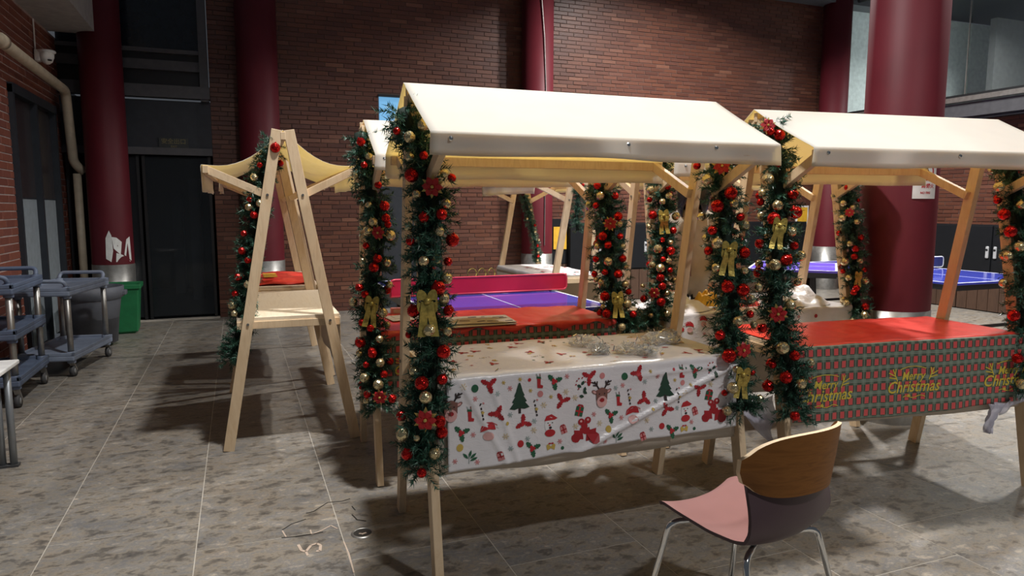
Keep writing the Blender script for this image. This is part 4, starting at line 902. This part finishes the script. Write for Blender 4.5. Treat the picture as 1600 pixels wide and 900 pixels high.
garland('dark far garland on the near right leg of the small distant stall', S6.leg(0, -1), [(908, 286), (904, 305), (901, 330), (903, 360)],
        [(R_, 911, 289, 2.6), (G_, 905, 300, 2.4)], rad=.06, dens=.8, off=.05, seed=11, extra=4)
# ================================================================== THINGS ON THE TABLES
def crumple(name, label, loc, sx, sy, sz, seed, mat='clear_film', group='clear plastic bags of silver tinsel', tin=60):
    r_ = np.random.default_rng(seed); o = thing(name, label, 'bag', loc, r_.uniform(0, 3), group); n1, n2 = 11, 20; G = []
    off = r_.uniform(.72, 1.22, (n1, n2))
    for i in range(n1):
        th = math.pi*(.02+.96*i/(n1-1)); row = []
        for j in range(n2+1):
            q = off[i, j % n2]; ph = 2*math.pi*j/n2
            row.append((sx*q*math.sin(th)*math.cos(ph), sy*q*math.sin(th)*math.sin(ph), max(.003, sz*.8+sz*q*math.cos(th))))
        G.append(row)
    MB().grid(G).build('film', mat, o)
    mb = MB()
    for k in range(tin):
        a, b_, c = r_.normal(size=3)*np.array([sx, sy, sz])*.42; p = np.array([a, b_, max(.012, sz*.8+c)])
        for e in range(3):
            d = r_.normal(size=3); d /= np.linalg.norm(d); q = p+d*.022; q[2] = max(q[2], .005); s_ = np.cross(d, r_.normal(size=3)); s_ *= .0022/np.linalg.norm(s_)
            mb.add([p-s_, p+s_, q+s_, q-s_], [(0, 1, 2, 3)])
    tag(mb.build('tinsel', 'tinsel', o), kind='stuff')
    return o
for k, (px, py, sx, sy, sz, lb) in enumerate(((912, 541, .075, .055, .030, 'clear plastic bag of silver tinsel, leftmost on the white printed cloth'), (936, 553, .045, .045, .028, 'small clear bag of silver tinsel just right of the leftmost bag'), (984, 553, .060, .050, .028, 'crumpled clear plastic bag near the front edge, in the middle of the cluster'),
                                              (1012, 555, .050, .045, .026, 'clear plastic bag lying right of the middle one'), (1022, 538, .075, .055, .032, 'large clear bag of tinsel at the back of the cluster'), (1046, 536, .055, .050, .036, 'shiny bag of silver tinsel at the foot of the rear leg'))):
    crumple('plastic_bag', lb, at_z(px, py, .808), sx, sy, sz, 40+k, tin=70 if k in (1, 4, 5) else 40)
p = at_z(745, 505, .81)
for k, (dx, dy, rz, lb) in enumerate(((0, 0, .05, 'printed poster sheet lying on the red cloth, bottom of the small pile'), (.04, .04, -.06, 'printed poster sheet on top of the small pile on the red cloth'))):
    o = thing('poster_sheet', lb, 'poster', (p[0]-.05+dx, p[1]+.02+dy, .812+k*.008), rz-.05)
    MB().box((0, 0, 0), (.50-.04*k, .26, .004)).build('sheet', 'paper_tan', o)
    mb = MB()
    for q in range(9): mb.box((random.uniform(-.2, .2), random.uniform(-.09, .09), .0028), (random.uniform(.02, .07), random.uniform(.008, .02), .001), random.uniform(-.4, .4))
    mb.build('print', 'paper_ink', o)
p = at_z(612, 497, .81)
o = thing('leaflet', 'pale leaflet lying at the left end of the red cloth', 'paper', (p[0]+.08, p[1]-.02, .812), .1); MB().box((0, 0, 0), (.22, .20, .003)).box((.01, .02, .002), (.16, .10, .001)).build('sheet', 'paper_tan', o)
o = thing('paper_box', 'small yellow carton at the left end of the red cloth', 'carton', (p[0]+.13, p[1]+.16, .808), .2); MB().box((0, 0, .025), (.05, .05, .05)).build('carton', 'paper_yellow', o, bevel=.003); MB().box((0, -.026, .025), (.03, .002, .02)).build('label_patch', 'paper_tan', o)
o = thing('paper_box', 'small red carton beside the yellow one on the red cloth', 'carton', (p[0]+.06, p[1]+.15, .808), -.1); MB().box((0, 0, .02), (.07, .05, .04)).build('carton', 'ink_rose', o, bevel=.003); MB().box((0, -.026, .02), (.04, .002, .02)).build('label_patch', 'paper_tan', o)
# heap on S4: bunched cloth, orange and red bags
def heap(name, label, cat, S, u, v, sx, sy, sz, mat, seed):
    r_ = np.random.default_rng(seed); P = S.w(u, v, .812); o = thing(name, label, cat, P, S.rz); A = r_.uniform(0, 6.28, 8); G = []
    for i in range(25):
        row = []
        for j in range(25):
            x, y = -1+2*i/24, -1+2*j/24; rr = math.hypot(x, y); h = max(0, 1-rr**2.2)
            h *= .62+.22*math.sin(5*x+A[0]+2*y)+.18*math.sin(7*y+A[1]-3*x)+.12*math.sin(13*x+A[2])*math.sin(11*y+A[3])
            k = 1/max(1, rr); row.append((x*sx*k, y*sy*k, max(0, h)*sz))
        G.append(row)
    MB().grid(G).build('bunched_sheet', mat, o, True); return o
heap('bunched_cloth', 'bunched white plastic cloth on the stall table by the standing person', 'cloth', S4, .22, -.05, .24, .24, .10, 'white_plastic_cloth', 3)
h2 = heap('bunched_cloth', 'crumpled white printed plastic sheet left of the large column', 'cloth', S4, 1.12, -.06, .28, .22, .13, 'white_plastic_cloth', 4)
mb = MB()
heap('orange_bag', 'small orange plastic bag behind the garland near the person', 'bag', S4, .50, .0, .09, .10, .13, 'paper_yellow', 5)
heap('red_bag', 'small red plastic bag on the stall behind the right garlands', 'bag', S4, .74, -.05, .12, .12, .11, 'red_plastic_cloth', 6)
# ================================================================== TABLE TENNIS TABLES
def pp_table(label, C, rz, L, Wd, top, net, netlab, z=.76, netmat='net_red', framemat='net_red_frame', netpos=0., white=True):
    t_ = thing('table_tennis_table', label, 'table', (C[0], C[1], 0), rz)
    MB().box((0, 0, z-.012), (Wd, L, .024)).build('playing_surface', top, t_, bevel=.003)
    MB().box((0, -L/2+.02, z-.05), (Wd-.03, .03, .06)).box((0, L/2-.02, z-.05), (Wd-.03, .03, .06)).box((-Wd/2+.02, 0, z-.05), (.03, L-.04, .06)).box((Wd/2-.02, 0, z-.05), (.03, L-.04, .06)).build('apron_frame', 'black_metal', t_)
    for x, y, a, b_ in ((-Wd/2+.011, 0, .02, L), (Wd/2-.011, 0, .02, L), (0, -L/2+.011, Wd, .02), (0, L/2-.011, Wd, .02), (0, 0, .006, L-.04)):
        MB().box((x, y, z+.0008), (a, b_, .0012)).build('white_line', 'pp_line', t_)
    for sx in (-1, 1):
        for sy in (-1, 1): MB().bar((sx*(Wd/2-.2), sy*(L/2-.25), z-.05), (sx*(Wd/2-.2), sy*(L/2-.20), .0), .04, .04, (1, 0, 0)).build('leg', 'black_metal', t_)
    for sy in (-1, 1): MB().box((0, sy*(L/2-.21), .18), (Wd-.4, .03, .03)).build('stretcher', 'black_metal', t_)
    if not net: return t_
    h = .135; w2 = Wd/2+.10
    n = thing('table_tennis_net', netlab, 'net', (C[0]-math.sin(rz)*netpos, C[1]+math.cos(rz)*netpos, z), rz)
    MB().box((0, 0, .012+h/2), (w2*2-.006, .006, h-.006)).build('net_panel', netmat, n)
    fr = fillet([(-w2, 0, .012), (-w2, 0, h+.008), (w2, 0, h+.008), (w2, 0, .012), (-w2, 0, .012)], .04); MB().tube(fr, .008, 8).build('net_frame', framemat, n, True)
    for s in (-1, 1): MB().box((s*(Wd/2-.02), 0, .006), (.06, .05, .012)).build('clamp', 'steel', n)
    return t_
pp_table('blue table tennis table behind the red tartan stall', (1.82, 5.46), 0, 2.30, 1.30, 'pp_blue', 1, 'solid red table tennis net on the blue table behind the stalls', netpos=-.18)
pp_table('blue table tennis table at the right, beyond the large red column', (7.49, 6.23), 0, 2.74, 1.54, 'pp_blue', 1, 'navy white-edged net on the table beyond the large column', z=.70, netmat='net_navy', framemat='pp_line')
pp_table('violet-blue table tennis table left of the large column, in the distance', (5.92, 6.22), math.radians(43.8), .9, 1.2, 'pp_violet', 0, '', z=.80)
# small gold handled things beyond the red net
for k, lb in enumerate(('gold ribbon hoop beyond the red net, leftmost of three', 'gold ribbon hoop beyond the red net, middle of three', 'gold ribbon hoop beyond the red net, rightmost of three')):
    o = thing('ribbon_hoop', lb, 'ribbon', (2.13+.10*k, 6.5, .765), .2*k, 'gold hoops on the far end of the table')
    MB().tube([(.045*math.cos(a), .01*math.sin(2*a), .05+.045*math.sin(a)) for a in np.linspace(0, 2*math.pi, 17)], .006, 6).build('hoop', 'ribbon_gold', o, True); MB().box((0, 0, .006), (.05, .03, .012)).build('foot', 'rubber', o)
# ================================================================== CHAIR
ch = thing('chair', 'chair with pink seat, plum shell and curved wooden backrest, chrome legs', 'chair', (1.555, 1.80, 0), math.radians(13))
def prof(s):
    K = [(0, .205, .415, .180), (.08, .19, .428, .200), (.25, .10, .428, .220), (.45, -.03, .416, .222), (.60, -.12, .414, .212), (.70, -.175, .430, .214), (.78, -.205, .475, .212), (.84, -.216, .520, .206), (.90, -.223, .565, .200), (.95, -.228, .61, .194), (1, -.234, .665, .188)]
    for a, b_ in zip(K[:-1], K[1:]):
        if s <= b_[0]+1e-9:
            q = (s-a[0])/(b_[0]-a[0]); return [a[i]+(b_[i]-a[i])*q for i in (1, 2, 3)]
def shell_rows(o):
    P = []
    for i in range(41):
        y, z, w = [sum(prof(min(1, max(0, i/40+e)))[c_] for e in (-.03, -.015, 0, .015, .03))/5 for c_ in range(3)]; y2, z2, _ = prof(min(1, i/40+.02)); y1, z1, _ = prof(max(0, i/40-.02)); ty, tz = y2-y1, z2-z1; l = math.hypot(ty, tz); ny, nz = -tz/l, ty/l   # outward (down/back)
        row = []
        for j in range(21):
            x = -1+2*j/20; up_ = (.028+.095*(lambda q: q*q)(min(1, max(0, (i-26)/14))))*abs(x)**2
            row.append((x*w, y-ny*up_+ny*o, z-nz*up_+nz*o))
        P.append(row)
    return P
MB().grid(shell_rows(0)).build('seat_lining', 'pink_shell', ch, True)
out = shell_rows(.011); inn = shell_rows(.0005); mb = MB().grid(out)
edge_o = out[0]+[r[-1] for r in out]+out[-1][::-1]+[r[0] for r in out][::-1]; edge_i = inn[0]+[r[-1] for r in inn]+inn[-1][::-1]+[r[0] for r in inn][::-1]
mb.grid([edge_o, edge_i]); mb.build('shell', 'plum_shell', ch, True)
def wood_pt(a, b_, o):       # a -1..1 across, b -1..1 up
    x = a*.232; zc_ = .700+b_*.100*max(.16, 1-abs(a)**5.0)**.5-.030*a*a; y = -.262-(zc_-.70)*.12+.125*(abs(a)**2.0)-o
    return (x*(1-.10*max(0, -b_)*abs(a)), y, zc_)
NB = [(-1+2*i/32) for i in range(33)]; MBB = [(-1+2*j/12) for j in range(13)]
mb = MB(); F_ = [[wood_pt(a, b_, .010) for a in NB] for b_ in MBB]; B_ = [[wood_pt(a, b_, -.004) for a in NB] for b_ in MBB]
mb.grid(F_); mb.grid([r[::-1] for r in B_])
eF = F_[0]+[r[-1] for r in F_]+F_[-1][::-1]+[r[0] for r in F_][::-1]; eB = B_[0]+[r[-1] for r in B_]+B_[-1][::-1]+[r[0] for r in B_][::-1]
bk = mb.build('backrest', 'walnut_veneer', ch, True)
MB().grid([eF, eB]).build('backrest_edge', 'pine', bk, True)
for sx in (-1, 1):
    for sy, yt, yf in ((1, .155, .235), (-1, -.135, -.235)):
        pth = fillet([(sx*.03, yt*.6, .386), (sx*.165, yt, .388), (sx*.190, yt+.012*sy, .374), (sx*.245, yf, .004)], .022)
        lg = MB().tube(pth, .0105, 12).build('leg', 'chrome', ch, True); MB().tube([(sx*.244, yf*.995, .014), (sx*.2455, yf, .0)], .0125, 10).build('foot_cap', 'rubber', lg, True)
MB().box((0, 0, .396), (.16, .20, .020)).build('mounting_plate', 'black_metal', ch)
# ================================================================== CARTS, BINS, SIDE TABLE
def cart(label, loc, rz, L, Wd, levels, mat, post='steel'):
    c = thing('service_cart', label, 'cart', loc, rz, 'plastic service carts by the side wall')
    for z in levels:
        MB().box((0, 0, z), (Wd, L, .05)).build('tray', mat, c, bevel=.012)
        MB().box((-Wd/2+.012, 0, z+.035), (.024, L, .03)).box((Wd/2-.012, 0, z+.035), (.024, L, .03)).box((0, L/2-.012, z+.035), (Wd, .024, .03)).box((0, -L/2+.012, z+.035), (Wd, .024, .03)).build('tray_rim', mat, c, bevel=.005)
    zt = levels[-1]
    for sx in (-1, 1):
        for sy in (-1, 1):
            x, y = sx*(Wd/2-.04), sy*(L/2-.05)
            MB().tube([(x, y, levels[0]-.02), (x, y, zt+.02)], .024, 12).build('post', post, c, True)
            for z in levels: MB().lathe([(.034, -.045), (.036, 0), (.034, .05), (.026, .055)], (x, y, z), 12).build('sleeve', mat, c, True)
            k = MB().lathe([(.022, 0), (.024, -.02), (.012, -.03)], (x, y, levels[0]-.025), 10).bar((x, y, levels[0]-.04), (x+.01, y+.03, .055), .04, .012, (1, 0, 0)).build('caster_fork', 'steel', c)
            MB().tube([(x-.016, y+.03, .050), (x+.016, y+.03, .050)], .050, 18).build('wheel', 'rubber', k, True); MB().tube([(x-.019, y+.03, .050), (x+.019, y+.03, .050)], .028, 14).build('hub', 'wheel_grey', k, True)
    for sy in (-1, 1):
        pth = fillet([(-Wd/2+.04, sy*(L/2-.06), zt+.03), (-Wd/2+.04, sy*(L/2-.01), zt+.105), (Wd/2-.04, sy*(L/2-.01), zt+.105), (Wd/2-.04, sy*(L/2-.06), zt+.03)], .05); MB().tube(pth, .017, 10).build('handle', mat, c, True)
    return c
cart('dark blue three-shelf service cart nearest the camera by the brick wall', (-1.71, 6.28, 0), 0, .84, .40, (.19, .53, .86), 'cart_blue')
cart('grey-blue two-shelf service cart between the dark blue cart and the bins', (-1.50, 7.30, 0), math.radians(-10), .92, .46, (.17, .73), 'cart_grey')
b1 = thing('trash_can', 'round grey trash can behind the service carts', 'bin', (-1.45, 8.36, 0))
MB().lathe([(.0001, .04), (.205, .04), (.25, .50), (.285, .52), (.29, .63), (.27, .635), (.265, .55), (.20, .08), (.0001, .08)], n=36).build('body', 'bin_grey', b1, True)
for a in (.0, math.pi): MB().box((.29*math.cos(a), .29*math.sin(a), .56), (.05, .12, .05), a).build('handle', 'bin_grey', b1, bevel=.01)
MB().lathe([(.0001, .02), (.15, .02), (.16, .045), (.0001, .045)], n=20).build('dolly', 'rubber', b1)
for k in range(4): MB().tube([(.13*math.cos(k*1.57+.6)-.012, .13*math.sin(k*1.57+.6), .02), (.13*math.cos(k*1.57+.6)+.012, .13*math.sin(k*1.57+.6), .02)], .02, 10).build('wheel', 'rubber', b1, True)
b2 = thing('trash_bin', 'square green bin in front of the peeled red column', 'bin', (-1.32, 9.18, 0), .05)
mb = MB(); mb.box((0, 0, .28), (.36, .34, .52), taper=1.18); mb.build('body', 'bin_green', b2, bevel=.012)
MB().box((0, -.205, .55), (.46, .03, .05)).box((0, .205, .55), (.46, .03, .05)).box((-.22, 0, .55), (.03, .42, .05)).box((.22, 0, .55), (.03, .42, .05)).build('rim', 'bin_green', b2, bevel=.006)
MB().box((0, 0, .010), (.30, .28, .02)).build('base', 'bin_green', b2)
st = thing('side_table', 'white-topped low table with grey steel legs at the left edge', 'table', (-1.62, 4.28, 0))
MB().box((0, 0, .585), (.86, .72, .025)).build('tabletop', 'white_paint', st, bevel=.006)
MB().box((0, 0, .555), (.76, .62, .03)).build('frame', 'grey_tube', st)
for sx in (-1, 1):
    for sy in (-1, 1):
        MB().tube([(sx*.385, sy*.28, .57), (sx*.385, sy*.28, .012)], .019, 12).tube([(sx*.335, sy*.28, .57), (sx*.335, sy*.28, .012)], .016, 12).build('leg', 'grey_tube', st, True)
        MB().box((sx*.36, sy*.28, .007), (.10, .05, .014)).build('foot', 'rubber', st)
# ================================================================== PERSON (facing the camera, head bowed, behind the rear stall table)
pe_loc = (3.20, 4.42, 0); pe_rz = math.radians(-36)
pe = thing('person', 'person with dark hair in beige zipped jacket, head bowed, behind the stalls', 'person', pe_loc, pe_rz)
J = [(0, 0, .93), (0, .0, 1.08), (0, .01, 1.22), (0, .0, 1.35), (0, -.02, 1.43), (0, -.045, 1.475), (0, -.075, 1.53), (0, -.085, 1.57),
     (.09, .0, 1.355), (.175, .0, 1.325), (.215, -.02, 1.08), (.17, -.20, .92), (.155, -.27, .875),
     (-.09, .0, 1.355), (-.175, .0, 1.325), (-.215, -.02, 1.08), (-.17, -.20, .92), (-.155, -.27, .875),
     (.085, 0, .88), (.095, -.02, .48), (.10, .01, .09), (.105, -.11, .045), (-.085, 0, .88), (-.095, -.02, .48), (-.10, .01, .09), (-.105, -.11, .045)]
Rr = [.15, .14, .15, .13, .062, .055, .085, .07, .10, .075, .058, .042, .036, .10, .075, .058, .042, .036, .105, .068, .045, .040, .105, .068, .045, .040]
Ed = [(0, 1), (1, 2), (2, 3), (3, 4), (4, 5), (5, 6), (6, 7), (3, 8), (8, 9), (9, 10), (10, 11), (11, 12), (3, 13), (13, 14), (14, 15), (15, 16), (16, 17), (0, 18), (18, 19), (19, 20), (20, 21), (0, 22), (22, 23), (23, 24), (24, 25)]
for s, w_ in ((1, 12), (-1, 17)):
    hx, hy, hz = J[w_]; J.append((hx-s*.005, hy-.05, hz-.02)); Rr.append(.030); pi_ = len(J)-1; Ed.append((w_, pi_))
    for k in range(4):
        fx = hx-s*.005+(-.030+.020*k); L_ = (.058, .068, .064, .050)[k]
        J.append((fx, hy-.075-L_*.4, hz-.028)); Rr.append(.0095); J.append((fx, hy-.075-L_, hz-.050)); Rr.append(.0085); Ed += [(pi_, len(J)-2), (len(J)-2, len(J)-1)]
    J.append((hx-s*.045, hy-.06, hz-.022)); Rr.append(.011); J.append((hx-s*.055, hy-.09, hz-.035)); Rr.append(.0095); Ed += [(pi_, len(J)-2), (len(J)-2, len(J)-1)]
me = bpy.data.meshes.new('body'); me.from_pydata(J, Ed, []); tmp = bpy.data.objects.new('tmp_body', me); COL.objects.link(tmp)
sk = tmp.modifiers.new('skin', 'SKIN'); sk.use_smooth_shade = True; sl = me.skin_vertices[0].data
for i, r in enumerate(Rr): sl[i].radius = (r*(1.25 if i in (0, 1, 2, 3) else 1), r*(.85 if i in (0, 1, 2, 3) else 1)); sl[i].use_root = (i == 0)
sb = tmp.modifiers.new('sub', 'SUBSURF'); sb.levels = sb.render_levels = 2
bpy.context.view_layer.update(); dg = bpy.context.evaluated_depsgraph_get(); bme = bpy.data.meshes.new_from_object(tmp.evaluated_get(dg)); bpy.data.objects.remove(tmp)
bme.materials.clear()
for m_ in ('jacket_beige', 'skin', 'trousers_dark', 'rubber'): bme.materials.append(MAT[m_])
for p_ in bme.polygons:
    c = p_.center; p_.use_smooth = True
    p_.material_index = 1 if (c.z > 1.435 or (c.y < -.255 and c.z > .7)) else 2 if (c.z < .80 and c.y > -.16 and c.z > .10) else 3 if c.z <= .10 else 0
link('body', bme, pe)
HC = np.array([0, -.065, 1.545])
mb = MB(); G = []                                             # hair cap with fringe, longer at the sides
for i in range(13):
    row = []
    for j in range(33):
        ph = 2*math.pi*j/32; front = max(0, -math.sin(ph)); th = math.pi*(.02+i/12*(.88-.40*front**2.0)); w_ = 1+.02*math.sin(9*ph)
        z_ = .118*math.cos(th) if math.cos(th) > 0 else .20*math.cos(th)
        row.append(HC+np.array([.118*math.sin(th)**.8*math.cos(ph)*w_, .125*math.sin(th)**.8*math.sin(ph)*w_+.012, z_+.005]))
    G.append(row)
MB().grid(G).build('hair', 'hair_black', pe, True, solid=.012)
fc = MB().lathe([(.0001, -.016), (.009, -.006), (.006, .016), (.0001, .022)], (0, -.158, 1.50), 8).build('nose', 'skin', pe, True)
for s in (-1, 1): MB().lathe([(.0001, -.006), (.010, 0), (.0001, .006)], (s*.034, -.148, 1.525), 10).build('eye', 'hair_black', pe, True)
MB().lathe([(.0001, -.006), (.020, 0), (.0001, .006)], (0, -.138, 1.468), 12).build('mouth', 'ink_rose', pe, True)
MB().tube([(.002*math.sin(k*1.3), -.128-.012*math.sin(math.pi*k/10), 1.40-.045*k) for k in range(11)], .0045, 6).build('zipper', 'ink_brown', pe, True)
MB().lathe([(.075, -.02), (.088, .0), (.080, .030), (.070, .032)], (0, -.022, 1.412), 20).build('collar', 'jacket_beige', pe, True)
